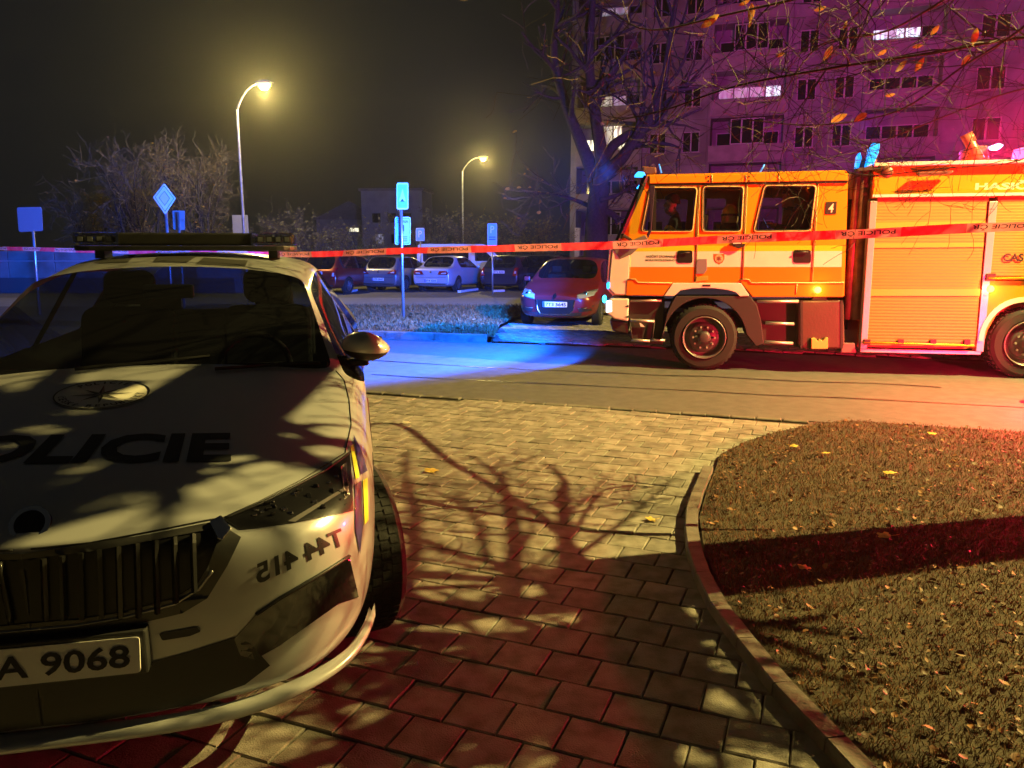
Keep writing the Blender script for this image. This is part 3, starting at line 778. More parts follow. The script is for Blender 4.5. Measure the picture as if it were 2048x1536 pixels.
# bumper
pdecal('lower_grille', [(20, 1356), (291, 1326), (380, 1302), (470, 1273), (500, 1285), (540, 1330), (490, 1368), (380, 1408), (200, 1440), (20, 1458)], grillem, .003, 14, 0, True, snap=True)
f1, f2 = pdecal('bumper_intake', [(469, 1277), (512, 1228), (560, 1195), (640, 1148), (697, 1112), (716, 1194), (676, 1207), (560, 1290), (510, 1318), (480, 1310)], mat('gloss_black', (.006, .006, .007), .12, coat=1), .003, 12, 0, True)
ptube('intake_edge', [(697, 1112), (640, 1148), (560, 1195), (512, 1228)], .006, plastic, .004, True, f1)
lipp = [(0, -.035, .235), (.30, -.03, .235), (.50, .0, .24), (.66, .07, .25), (.78, .17, .265), (.845, .30, .28), (.875, .42, .29)]
lipp = [Vector((x * K, y * K - .012, z * K)) for x, y, z in lipp]; q = MB()
for s_ in (1, -1):
    P_ = spline0([Vector((p.x * s_, p.y, p.z)) for p in lipp], 6); b_ = len(q.v)
    for p in P_:
        for dy, dz in ((.08, -.022), (.0, -.024), (-.012, -.014), (-.006, .002), (.05, .008)): q.v.append(p + Vector((-p.x * .02 * (dy > .05), dy, dz)))
    for i_ in range(len(P_) - 1):
        for k_ in range(4): q.face((b_ + i_ * 5 + k_, b_ + i_ * 5 + k_ + 1, b_ + (i_ + 1) * 5 + k_ + 1, b_ + (i_ + 1) * 5 + k_))
q.build('front_lip', silver, pol, True)
pdecal('sensor_slot', [(318, 1266), (395, 1252), (402, 1262), (380, 1271), (325, 1280)], plastic, .004, 8, 0, False, rnd_=4)
# numbers on the bumper, written in mirror writing
def ptext(name, s, quad, m, off=.005, bold=.03, flip=False):
    v, f, r = textmesh(s, bold); v, f = finer(v, f, .03); fn = quadmap(quad)
    return drape(name, [fn(1 - a_ if flip else a_, b_) for a_, b_ in v], f, pshoot, m, pol, 0, False, off)
ptext('unit_number', 'T44 415', [(513, 1170), (690, 1088), (680, 1056), (512, 1128)], black, .0025, .03, True)
ptext('lettering', 'POLICIE', [(-212, 932), (462, 925), (462, 867), (-118, 873)], mat('letter_black', (.012, .013, .015), .5), .004, .035)
# round emblem on the bonnet: ring, star, words
ec, ea, eb = (203, 791), (97, -5), (9, -28)
def emb(x, y): return (ec[0] + ea[0] * x + eb[0] * y, ec[1] + ea[1] * x + eb[1] * y)
circ = [emb(cos(t * pi / 24), sin(t * pi / 24)) for t in range(48)]
v_, f_ = cut2d(circ, 12); em = drape('emblem', v_, f_, pshoot, mat('emblem_white', (.8, .78, .68), .4), pol, 0, True, .003)
rv, rf = [], []
for t in range(49):
    for r_ in (1.0, .965): rv.append(emb(r_ * cos(t * pi / 24), r_ * sin(t * pi / 24)))
for t in range(48): b_ = t * 2; rf += [(b_, b_ + 1, b_ + 3, b_ + 2)]
drape('emblem_ring', rv, rf, pshoot, black, em, 0, True, .005)
sv_, sf_ = [emb(0, 0)], []
for k in range(16):
    t = pi * k / 8 + pi / 2; r_ = (.66 if k % 4 == 0 else .56) if k % 2 == 0 else .15; sv_.append(emb(r_ * cos(t), r_ * sin(t)))
for k in range(0, 16, 1):
    if k % 2 == 0: sf_.append((0, 1 + k, 1 + (k + 1) % 16))
    else: sf_.append((0, 1 + k, 1 + (k + 1) % 16))
drape('star', sv_, sf_[::2], pshoot, black, em, 0, False, .0055); drape('star', sv_, sf_[1::2], pshoot, mat('star_grey', (.25, .24, .2), .5), em, 0, False, .0055)
def ringtext(s, mid, step, inward):
    V_, F_ = [], []
    for i, ch in enumerate(s):
        if ch == ' ': continue
        t = mid + (i - (len(s) - 1) / 2) * step * (1 if inward else -1)
        v, f, r = textmesh(ch, .02); h_ = .17; wd_ = min(.14, h_ * r)
        up = (cos(t), sin(t)) if not inward else (-cos(t), -sin(t)); rt = (up[1], -up[0]); c0 = (.81 * cos(t), .81 * sin(t)); b_ = len(V_)
        for a_, q_ in v: V_.append(emb(c0[0] + rt[0] * (a_ - .5) * wd_ + up[0] * (q_ - .5) * h_, c0[1] + rt[1] * (a_ - .5) * wd_ + up[1] * (q_ - .5) * h_))
        F_ += [tuple(i_ + b_ for i_ in q_) for q_ in f]
    drape('emblem_lettering', V_, F_, pshoot, black, em, 0, False, .0055)
ringtext('POLICIE', pi / 2, .21, False); ringtext('ČESKÉ REPUBLIKY', -pi / 2, .21, True)
# bonnet shut line and crease
ptube('shut_line', [(62, 1098), (180, 1086), (300, 1064), (420, 1040), (447, 1036), (520, 1003), (600, 962), (690, 906)], .003, black, .0005)
ptube('shut_line', [(690, 906), (702, 850), (698, 800), (688, 760), (672, 742)], .0028, black, .0005)
# coloured stripes on the wing
bluem = mat('police_blue', (.012, .03, .16), .35, coat=.5); yelm = mat('police_yellow', (.62, .72, .05), .4)
pdecal('blue_stripe', [(706, 870), (722, 903), (733, 942), (720, 950), (711, 905)], bluem, .004, 6); pdecal('blue_stripe', [(708, 970), (721, 962), (724, 1050), (718, 1108), (709, 1060)], bluem, .004, 6)
pdecal('yellow_stripe', [(700, 895), (706, 890), (716, 945), (717, 955), (710, 960)], yelm, .004, 6); pdecal('yellow_stripe', [(724, 962), (733, 955), (735, 1040), (727, 1050)], yelm, .004, 6)
# long stripes down both doors
for s in (1, -1):
    def side(y, z, off): return cast(sh['bvh'], (2.0 * s, y, z), (-s, 0, 0), off)
    v, f = cut2d([(1.35, .62), (4.4, .72), (4.4, .92), (1.35, .82)], .12); drape('blue_stripe', v, f, side, bluem, pol, 0, True, .003)
    v, f = cut2d([(1.35, .55), (4.4, .62), (4.4, .71), (1.35, .61)], .12); drape('yellow_stripe', v, f, side, yelm, pol, 0, True, .003)
    q = MB().box((s * .955, 2.45, .93), (.035, .2, .035)); dh = q.build('door_handle', silver, pol, False, .012)
    for y_ in (1.5, 2.86, 3.75):
        pts = [side(y_, z_, .001) for z_ in (.3, .5, .7, .9)]
        MB().tube([p for p in pts if p], .004, 4).build('door_gap', black, pol)
# dark roof markings
for pts in ([(188, 527), (214, 511), (272, 510), (255, 526)], [(306, 525), (320, 509), (396, 512), (374, 526)], [(392, 529), (408, 516), (496, 522), (490, 534)]):
    pdecal('roof_marking', pts, mat('roof_dark', (.05, .05, .045), .5), .003, 10)
# plate
pr = pshoot(285, 1298, 0); pcx = pr.x - .27; pc = Vector((.014, pr.y - .05, pr.z + .012))
plate(pol, '7TA 9068', pc, (1, 0, 0), (0, .17, .985), (0, -.985, .17), .54, .10)
MB().box(pc + Vector((0, .03, 0)), (.57, .05, .13)).build('plate_holder', plastic, pol, False, .006)
# mirrors
capm = mat('mirror_cap', (.60, .60, .585), .3, .15, coat=.6)
for s in (1, -1):
    c0 = Vector((s * .965, 1.62, 1.135)); me_ = MB(); n, k = 12, 18; rings = []
    for i in range(n + 1):
        t = -pi / 2 + pi * i / n
        for j in range(k):
            q = 2 * pi * j / k; x_ = cos(t) * cos(q); y_ = cos(t) * sin(q); z_ = sin(t)
            sx = .122 * (1 - .25 * (x_ * s < 0) * .3); yy = y_ * (.115 if y_ < 0 else .06); taper = 1 - .35 * max(0, x_ * s) ** 2
            me_.v.append(c0 + Vector((x_ * sx, yy, (z_ * .076 if z_ > 0 else z_ * .068) * taper + .012 * x_ * s * -1)))
    for i in range(n):
        me_.m = 1 if i < 5 else 0
        for j in range(k): me_.face((i * k + j, i * k + (j + 1) % k, (i + 1) * k + (j + 1) % k, (i + 1) * k + j))
    mo = me_.build('wing_mirror', [capm, plastic], pol, True)
    MB().box((s * .90, 1.64, 1.06), (.16, .07, .035)).build('mirror_arm', plastic, mo, False, .01)
    MB().box((s * .965, 1.685, 1.135), (.17, .012, .09)).build('mirror_glass', chrome, mo, False, .005)
# wheels, front ones turned
for s in (1, -1):
    wheel(pol, (s * .80 * K, .90 * K, .335 * K), .335 * K, .235, s, .33)
    wheel(pol, (s * .79 * K, 3.52 * K, .335 * K), .335 * K, .22, s)
# cabin: dashboard, steering wheel, seats, screen mirror, wipers
MB().prism([(1.32, .98), (1.55, 1.08), (1.85, 1.03), (1.95, .80), (1.35, .80)], (-.78, 0, 0), (0, 1, 0), (0, 0, 1), (1, 0, 0), 1.56).build('dashboard', mat('dash_plastic', (.02, .02, .021), .7), pol)
q = MB(); R_ = Matrix.Rotation(radians(-25), 3, 'X')
ring = [Vector((.40, 1.98, 1.0)) + R_ @ Vector((.18 * cos(2 * pi * t / 28), 0, .18 * sin(2 * pi * t / 28))) for t in range(29)]
q.tube(ring, .016, 6, False); q.box((.40, 1.96, 1.0), (.30, .03, .05)); q.box((.40, 1.93, .95), (.06, .1, .14)); q.build('steering_wheel', seatm, pol, True)
for s in (1, -1):
    q = MB(); q.prism(rrect(-.26, 0, .26, .68, .08), (s * .40, 2.62, .62), (1, 0, 0), (0, .22, .97), (0, 1, -.2), .13); q.prism(rrect(-.14, .70, .14, .90, .06), (s * .40, 2.64, .62), (1, 0, 0), (0, .22, .97), (0, 1, -.2), .1)
    q.box((s * .40, 2.35, .56), (.52, .52, .16)); fixn(q.build('seat', seatm, pol, False, .02))
q = MB(); q.box((0, 3.55, .85), (1.3, .14, .7)); q.box((-.38, 3.55, 1.26), (.26, .1, .16)); q.box((.38, 3.55, 1.26), (.26, .1, .16)); q.build('rear_bench', seatm, pol, False, .03)
MB().box((0, 2.0, 1.40), (.24, .03, .07)).build('rear_view_mirror', plastic, pol, False, .01)
for a_, b_ in (((150, 742), (420, 716)), ((430, 742), (640, 728))):
    p = pline([a_, b_], .01, 20)
    if len(p) > 1: MB().tube(p, .008, 5).build('wiper', plastic, pol)
# lightbar on the roof: base, dark middle, clear ends with lamp modules
lb = empty('lightbar', (0, 2.46 * K, 1.488 * K), 0, pol)
clear = glassmat('clear_lens', (.75, .77, .78), .75, .08)
zt = .02
MB().prism(rrect(-.60, -.16, .60, .16, .10), (0, 0, 0), (1, 0, 0), (0, 1, 0), (0, 0, 1), .028).build('lightbar_base', plastic, lb, False, .006)
MB().box((0, 0, .066), (.72, .25, .07)).build('lightbar_box', mat('bar_panel', (.035, .035, .033), .35), lb, False, .01)
for s in (1, -1):
    dome = MB(); pts = rrect(-.115, -.15, .115, .15, .08); dome.prism(pts, (s * .485, 0, .03), (1, 0, 0), (0, 1, 0), (0, 0, 1), .074); d_ = fixn(dome.build('lens', clear, lb, False, .012))
    for k in range(4):
        for y_, fl in ((-.09, -1), (.09, 1)):
            q = MB(); x_ = s * (.405 + k * .05); q.box((x_, y_, .066), (.04, .04, .036)); md_ = q.build('lamp_module', reflm if k % 2 == 0 else mat('module_dark', (.03, .03, .03), .3), lb, False, .004)
            q = MB(); q.box((x_, y_ + fl * .021, .066), (.026, .006, .026)); q.build('led', mat('led_clear', (.6, .6, .65), .2), md_)
    MB().box((s * .36, 0, .066), (.012, .26, .072)).build('divider', chrome, lb)
for s in (1, -1): MB().box((s * .47, 0, -.02), (.05, .16, .045)).build('foot', plastic, lb)
# row of lamps in the back of the lightbar
blue_led = mat('rear_led_lens', (.1, .15, .5), .2)
for k in range(8):
    MB().box((-.49 + k * .14,   .162, .066), (.09, .012, .04)).build('rear_led', blue_led, lb, False, .004)


# ================================================================== fire engine
TA = radians(10)
TB = G(1410, 739)
truck = empty('fire_engine', TB, -TA)
tag(truck, 'orange and white crew cab fire engine with roller shutters standing across the road', 'fire engine')
bpy.context.view_layer.update()
TI = truck.matrix_world.inverted(); TE = TI @ EYE; TR = TI.to_3x3()
def tp(u, v, y=0.0):
    d = TR @ ray(u, v); p = TE + d * ((y - TE.y) / d.y); return (p.x, p.z)
def tpp(name, pts, y, th, m, parent=None, r=0, bev=0):
    """outline in pixels on the plane y of the engine's side, th thick inwards"""
    q = [tp(u, v, y) for u, v in pts]
    if r: q = rpoly(q, r)
    o = fixn(MB().prism(q, (0, y, 0), (1, 0, 0), (0, 0, 1), (0, 1, 0), th).build(name, m, parent or truck))
    if bev: bevel(o, bev)
    return o
def tbar(name, a_, b_, r, m, y=-.01, parent=None, n=6):
    (x0, z0), (x1, z1) = tp(*a_, y), tp(*b_, y); return MB().tube([(x0, y, z0), (x1, y, z1)], r, n).build(name, m, parent or truck, True)
def holes(name, outer, hs, y, th, m, parent=None):
    loops = [[Vector((x, y, z)) for x, z in outer]] + [[Vector((x, y, z)) for x, z in h] for h in hs]
    flat = [p for l in loops for p in l]; f = [tuple(t) for t in tessellate_polygon(loops)]
    o = mesh(name, flat, f, m, parent or truck); fixn(o)
    if o.data.polygons[0].normal.y > 0: o.data.flip_normals()
    s = o.modifiers.new('solid', 'SOLIDIFY'); s.thickness = th; s.offset = -1
    return o
orange = mat('fire_orange', (.82, .30, .012), .32, coat=.5, bump=.02, bscale=300)
orange2 = mat('fire_orange_low', (.78, .20, .012), .34, coat=.4, bump=.02, bscale=300)
cream = mat('fire_white', (.72, .70, .64), .35, coat=.4, var=.06, scale=3)
yelst = mat('reflex_yellow', (.62, .56, .02), .4)
alu = mat('brushed_aluminium', (.62, .60, .57), .38, .6, bump=.15, bscale=150)
dkm = mat('chassis_dark', (.02, .018, .018), .65, bump=.2, bscale=60)
sealm = mat('window_seal', (.66, .55, .22), .4); seald = mat('seal_black', (.01, .01, .01), .5)
shutm = mat('shutter_aluminium', (.50, .27, .05), .5, .2, bump=.08, bscale=90)
tglass = glassmat('truck_glass', (.72, .74, .78), .8, .02)
DP = 2.35                                   # width of the engine

# ---- cab
cabw = [(1222, 498), (1238, 478), (1292, 352), (1300, 349), (1692, 341), (1696, 346), (1686, 594), (1504, 594), (1482, 566), (1347, 566), (1329, 592), (1228, 590), (1216, 576)]
W1 = [(1283, 463), (1301, 375), (1394, 375), (1385, 463)]; W2 = [(1405, 463), (1406, 373), (1487, 373), (1482, 463)]; W3 = [(1507, 463), (1529, 371), (1632, 371), (1621, 462)]
wh = [rpoly([tp(*p) for p in W], .05) for W in (W1, W2, W3)]
outl = [tp(*p) for p in cabw]
cab = holes('cab_side', outl, wh, 0, .05, orange)
holes('cab_side', outl, wh, DP, .05, orange)
# roof, front and back close the cab
def strip(name, pts, m, y0=.0, y1=DP, th=.04):
    q = MB(); n = len(pts)
    for i in range(n - 1):
        (x0, z0), (x1, z1) = pts[i], pts[i + 1]; q.quad((x0, y0, z0), (x1, y0, z1), (x1, y1, z1), (x0, y1, z0))
    o = q.build(name, m, truck); s = o.modifiers.new('s', 'SOLIDIFY'); s.thickness = th; s.offset = 0; return o
strip('cab_roof', [tp(1294, 352), tp(1692, 343)], orange, .02, DP - .02); strip('cab_back', [tp(1694, 345), tp(1686, 592)], orange, .02, DP - .02); strip('cab_floor', [tp(1228, 560), tp(1684, 560)], dkm, .02, DP - .02)
strip('cab_front', [tp(1238, 480), tp(1222, 500), tp(1216, 576), tp(1228, 590)], cream, -.0, DP)
wsc = strip('windscreen', [tp(1240, 474), tp(1293, 354)], tglass, .06, DP - .06, .008)
for y_ in (.01, DP - .01): MB().tube([(*[tp(1236, 482)[0]], y_, tp(1236, 482)[1]), (tp(1293, 352)[0], y_, tp(1293, 352)[1])], .045, 6).build('windscreen_pillar', seald, truck)
for pts, o in zip(wh, (W1, W2, W3)):
    ps = MB().tube([(x, -.006, z) for x, z in pts] + [(pts[0][0], -.006, pts[0][1])], .011, 6, False).build('window_seal', sealm, truck, True)
    cx = sum(p[0] for p in pts) / len(pts); cz = sum(p[1] for p in pts) / len(pts)
    MB().tube([(x + (cx - x) * .03, -.002, z + (cz - z) * .03) for x, z in pts + pts[:1]], .014, 6, False).build('window_gasket', seald, ps, True)
    for y_ in (.03, DP - .03):
        q = MB(); n = len(q.v); q.v = [Vector((x, y_, z)) for x, z in pts]; q.face(tuple(range(len(pts)))); q.build('window', tglass, truck)
# first window has a dark front quarter
tpp('quarter_frame', [(1306, 374), (1313, 374), (1312, 463), (1305, 463)], -.004, .03, seald)
# roof rail and drip line
tpp('roof_rail', [(1299, 351), (1400, 350), (1424, 347), (1448, 350), (1500, 347), (1530, 345), (1692, 341), (1695, 361), (1299, 367)], -.03, .04, orange, bev=.006)
tpp('drip_line', [(1299, 367), (1695, 361), (1695, 366), (1299, 372)], -.018, .02, seald)
for u in (1424, 1492, 1558): tbar('rail_seam', (u, 349), (u, 365), .006, sealm, -.034)
for u in (1417, 1498):
    for v in (353, 362): x, z = tp(u, v, -.03); q = MB(); q.lathe([(.012, 0), (.012, -.012), (0, -.014)], (x, -.03, z), (1, 0, 0), (0, 0, 1), (0, 1, 0), 8); q.build('bolt', seald, truck)
# stripes
tpp('yellow_band', [(1262, 492), (1685, 491), (1684, 502), (1260, 503)], -.004, .006, yelst)
tpp('white_band', [(1260, 503), (1684, 502), (1683, 534), (1258, 534)], -.0045, .006, cream)
tpp('lower_band', [(1258, 534), (1683, 534), (1683, 564), (1256, 564)], -.004, .006, orange2)
tpp('front_corner', [(1224, 500), (1262, 484), (1256, 590), (1229, 589), (1217, 576), (1220, 540)], -.012, .05, cream, bev=.012)
tpp('corner_dark_panel', [(1225, 498), (1290, 470), (1296, 478), (1264, 508), (1240, 518)], -.02, .02, mat('mirror_bracket', (.16, .14, .15), .5), bev=.006)  # dark grey panel at the front corner
# door joints
for a_, b_ in (((1397, 372), (1389, 564)), ((1492, 366), (1483, 564)), ((1634, 366), (1622, 564)), ((1259, 500), (1254, 590))):
    tbar('door_joint', a_, b_, .005, mat('joint_brown', (.2, .08, .02), .5), -.007); (u0, v0), (u1, v1) = a_, b_
    tbar('joint_edge', (u0 + 3, v0), (u1 + 3, v1), .004, sealm, -.006)
# lower skirts
tpp('front_skirt', [(1254, 560), (1270, 559), (1275, 566), (1343, 567), (1326, 591), (1252, 591)], -.02, .05, orange2, bev=.006)
tpp('rear_skirt', [(1479, 560), (1497, 560), (1502, 567), (1688, 566), (1686, 594), (1506, 594), (1484, 567)], -.02, .05, orange2, bev=.006)
for pts in ([(1254, 559), (1271, 558), (1276, 565), (1344, 566)], [(1478, 559), (1498, 559), (1503, 566), (1688, 565)]):
    MB().tube([(tp(u, v, -.024)[0], -.024, tp(u, v, -.024)[1]) for u, v in pts], .008, 6).build('skirt_edge', sealm, truck, True)
tbar('skirt_joint', (1594, 567), (1592, 588), .006, sealm, -.022)
tpp('arch_trim', [(1328, 592), (1346, 566), (1482, 566), (1499, 592), (1480, 593), (1472, 585), (1455, 580), (1432, 577), (1409, 576), (1385, 577), (1361, 581), (1355, 586), (1348, 592)], -.03, .06, cream, bev=.006)
tpp('arch_badge', [(1405, 569), (1421, 569), (1421, 573), (1405, 573)], -.034, .01, dkm)
# handles and fittings
for b_ in ((1355, 501, 1385, 526), (1587, 500, 1622, 526)):
    q = tpp('door_handle', [(b_[0], b_[1]), (b_[2], b_[1]), (b_[2], b_[3]), (b_[0], b_[3])], -.012, .02, mat('handle_recess', (.012, .01, .012), .4), r=.03); tbar('grip', (b_[0] + 6, b_[1] + 4), (b_[2] - 6, b_[1] + 4), .01, plastic, -.03, q)
tpp('step_flap', [(1393, 523), (1397, 518), (1414, 518), (1414, 540), (1408, 548), (1392, 548)], -.018, .02, mat('flap_grey', (.22, .17, .22), .45), bev=.004)
q = tpp('fuel_cap_lamp', [(1393, 554), (1416, 552), (1416, 560), (1390, 564)], -.02, .02, mat('marker_yellow', (.35, .3, .05), .4), bev=.004)
q = tpp('side_lamp', [(1464, 484), (1493, 482), (1490, 492), (1478, 497), (1468, 493)], -.05, .06, dkm, bev=.008); tpp('lamp_face', [(1467, 480), (1482, 480), (1482, 487), (1466, 488)], -.06, .02, cream, q); tpp('lamp_face', [(1484, 480), (1493, 480), (1492, 487), (1484, 488)], -.06, .02, yelst, q)
# shield and lettering
sx = [tp(u, v, -.006) for u, v in ((1427, 508), (1449, 508), (1449, 518), (1445, 525), (1438, 529), (1431, 525), (1427, 518))]
sh_ = fixn(MB().prism(sx, (0, -.006, 0), (1, 0, 0), (0, 0, 1), (0, 1, 0), .004).build('shield', mat('shield_red', (.55, .12, .03), .4), truck))
cx, cz = tp(1438, 517, -.008); q = MB(); q.lathe([(.055, 0), (.055, -.002), (0, -.003)], (cx, -.008, cz), (1, 0, 0), (0, 0, 1), (0, 1, 0), 20); q.build('shield_disc', mat('shield_cream', (.6, .42, .25), .5), sh_)
q = MB(); q.prism([(.04 * cos(t * pi / 6 + pi / 2) * (1 if t % 2 == 0 else .45), .04 * sin(t * pi / 6 + pi / 2) * (1 if t % 2 == 0 else .45)) for t in range(12)], (cx, -.014, cz), (1, 0, 0), (0, 0, 1), (0, 1, 0), .002); q.build('shield_star', mat('shield_dark', (.2, .06, .04), .5), sh_)
def ttext(name, s, u0, v0, u1, v1, m, y=-.008, bold=.02, shear=0, slope=0):
    (x0, z0), (x1, z1) = tp(u0, v1, y), tp(u1, v0, y)
    return text_on(name, s, (x0, y, z0), (1, 0, 0), (0, 0, 1), x1 - x0, z1 - z0, m, truck, bold, shear=shear)
ink = mat('ink_black', (.02, .018, .016), .5)
ttext('lettering', 'HASIČSKÝ ZÁCHRANNÝ SBOR', 1292, 509, 1366, 515.5, ink); ttext('lettering', 'MORAVSKOSLEZSKÉHO KRAJE', 1291, 517.5, 1366, 523.5, ink)
tpp('number_square', [(1652, 404), (1674, 403), (1672, 428), (1650, 429)], -.006, .006, ink); ttext('number', '4', 1656, 407, 1668, 425, mat('number_white', (.8, .76, .6), .5), -.009, .02, .15)
# front bumper, headlamp, front beacons
bp = tpp('bumper', [(1213, 604), (1222, 597), (1258, 597), (1256, 643), (1229, 638), (1213, 627)], -.03, DP + .06, cream, bev=.02)
for v in (613, 634): tpp('bumper_slot', [(1250, v), (1257, v - 3), (1257, v + 2)], -.034, .01, ink, bp)
headlit = emitmat('headlamp_lit', (.75, .88, 1.0), 3.0); bluelit = emitmat('beacon_lit', (.01, .28, 1.0), 7.0)
tpp('headlamp', [(1212, 602), (1224, 601), (1224, 624), (1212, 625)], -.034, .05, headlit, truck, bev=.01)
tpp('grille_beacon', [(1213, 567), (1219, 564), (1220, 575), (1214, 578)], -.02, .10, bluelit, truck, bev=.01)
tpp('front_spoiler', [(1219, 640), (1256, 645), (1256, 668), (1225, 662)], .03, DP - .1, dkm, bev=.02)
tpp('front_step_box', [(1256, 597), (1330, 597), (1325, 690), (1262, 684)], .08, .5, dkm, bev=.01)
for a_, b_ in (((1261, 601), (1323, 601)), ((1261, 640), (1309, 643)), ((1262, 680), (1300, 682)), ((1302, 680), (1330, 681))):
    tbar('step_tread', a_, b_, .02, alu, .02, None, 4)
tbar('step_rail', (1260, 645), (1264, 680), .01, dkm, .02); tbar('step_rail', (1309, 645), (1304, 680), .01, dkm, .02)
tpp('paper_tag', [(1279, 645), (1284, 648), (1290, 654), (1281, 653)], .0, .004, white_p)
# mudguard, wheels, steps, tank
def arc(cu, cv, r0, r1, a0, a1, n=16):
    return [(cu + r0 * cos(radians(a0 + (a1 - a0) * k / n)), cv - r0 * sin(radians(a0 + (a1 - a0) * k / n))) for k in range(n + 1)] + [(cu + r1 * cos(radians(a1 + (a0 - a1) * k / n)), cv - r1 * sin(radians(a1 + (a0 - a1) * k / n))) for k in range(n + 1)]
tpp('mudguard', [(1322, 680), (1334, 628), (1344, 605), (1352, 592), (1500, 592), (1514, 610), (1522, 640), (1528, 688), (1512, 692)] + arc(1410, 680, 84, 84, 8, 172, 20)[:21], -.015, .4, mat('mudguard_plastic', (.03, .026, .03), .55), bev=.01)
def truck_wheel(c, r):
    w_ = empty('wheel', c, 0, truck); ax, az, ay = (1, 0, 0), (0, 0, 1), (0, 1, 0)
    q = MB(); q.lathe([(r * .62, .02), (r * .70, -.02), (r * .90, -.015), (r * .985, .02), (r, .05), (r, .30), (r * .95, .34), (r * .6, .34)], (0, 0, 0), ax, az, ay, 48)
    for k in range(40):
        R = Matrix.Rotation(-2 * pi * k / 40, 3, 'Y')
        for y_ in (.08, .18, .28): q.box(R @ Vector((r + .004, 0, 0)) + Vector((0, y_, 0)), (.02, .07, r * .1), R)
    fixn(q.build('tyre', rubber, w_)); 
    q = MB(); q.lathe([(r * .66, -.02), (r * .645, -.035), (r * .62, -.02), (r * .58, .08), (r * .47, .085)], (0, 0, 0), ax, az, ay, 40); q.build('rim', mat('rim_grey', (.3, .28, .28), .4, .7), w_, True)
    q = MB(); q.lathe([(r * .47, .085), (r * .46, .03), (r * .40, .02), (r * .2, .02), (r * .19, -.03), (r * .12, -.045), (0, -.045)], (0, 0, 0), ax, az, ay, 32); hb = q.build('hub', mat('hub_grey', (.09, .08, .085), .5, .4), w_, True)
    for k in range(10):
        t = 2 * pi * k / 10; q = MB(); q.tube([(r * .33 * cos(t), .02, r * .33 * sin(t)), (r * .33 * cos(t), -.01, r * .33 * sin(t))], .014, 6); q.build('wheel_nut', alu, hb)
    return w_
x0, z0 = tp(1408, 675); wr_ = z0
fw = truck_wheel((x0, -.005, z0), wr_)
xr, zr = tp(2052, 690); xr += .02
rw = copy_tree(fw, truck); rw.location = (xr, -.005, z0)
for y_ in (DP - .36,):
    for src in (fw, rw): c_ = copy_tree(src, truck); c_.location.y = y_
tpp('step_well', [(1508, 600), (1600, 600), (1600, 692), (1526, 690), (1520, 640)], .14, .3, mat('well_dark', (.035, .018, .018), .6))
for a_, b_ in (((1514, 603), (1597, 603)), ((1531, 646), (1588, 648)), ((1529, 684), (1586, 687))): tbar('step_tread', a_, b_, .022, alu, .0, None, 4)
tk = tpp('fuel_tank', [(1597, 606), (1604, 601), (1680, 600), (1688, 606), (1690, 690), (1682, 698), (1604, 697), (1596, 690)], -.01, .55, mat('tank_dark', (.075, .04, .03), .5, bump=.2, bscale=40), bev=.03)
for u in (1601, 1681): tpp('tank_strap', [(u, 601), (u + 5, 601), (u + 5, 697), (u, 697)], -.016, .02, dkm, tk)
tpp('filler_neck', [(1628, 592), (1650, 592), (1656, 601), (1622, 601)], .0, .1, dkm, tk, bev=.01)
wc = tpp('wheel_chock', [(1623, 698), (1623, 677), (1630, 676), (1636, 682), (1640, 678), (1645, 682), (1651, 676), (1656, 675), (1656, 698)], -.06, .08, mat('chock_yellow', (.66, .5, .12), .5), bev=.006)
tpp('toolbox', [(1684, 686), (1710, 686), (1712, 706), (1682, 706)], .02, .3, mat('box_grey', (.2, .12, .13), .5), bev=.01)
# gap behind the cab: dark bulkhead with exhaust and pipes
MB().box(((tp(1694, 500)[0] + tp(1745, 500)[0]) / 2, DP / 2 + .2, 1.7), (.16, DP - .7, 1.9)).build('bulkhead', dkm, truck)
for u, r_ in ((1703, .05), (1717, .075), (1732, .04)):
    x, z = tp(u, 560, .12); MB().tube([(x, .2, .7), (x, .2, z + 1.55)], r_, 10).build('exhaust_pipe', mat('pipe_redlit', (.16, .07, .06), .5, .3, var=.3), truck, True)  # red light falling on the pipes is put into their colour
MB().box(((tp(1290, 640)[0] + tp(2300, 640)[0]) / 2, DP / 2, .62), (tp(2300, 640)[0] - tp(1290, 640)[0], .8, .22)).build('chassis_frame', dkm, truck)
x, z = tp(1209, 598, .1); q = MB(); n_, k_ = 8, 14
for i in range(n_ + 1):
    t = pi * i / n_
    for j in range(k_): a_ = 2 * pi * j / k_; q.v.append(Vector((x + .03 * cos(t), .1 + .09 * sin(t) * cos(a_), z + .055 * sin(t) * sin(a_))))
for i in range(n_):
    for j in range(k_): q.face((i * k_ + j, i * k_ + (j + 1) % k_, (i + 1) * k_ + (j + 1) % k_, (i + 1) * k_ + j))
q.build('front_strobe', emitmat('strobe_lit', (.02, .5, 1.0), 9.0), truck, True)
tpp('strobe_bracket', [(1208, 596), (1217, 594), (1217, 602), (1208, 602)], .08, .08, dkm)
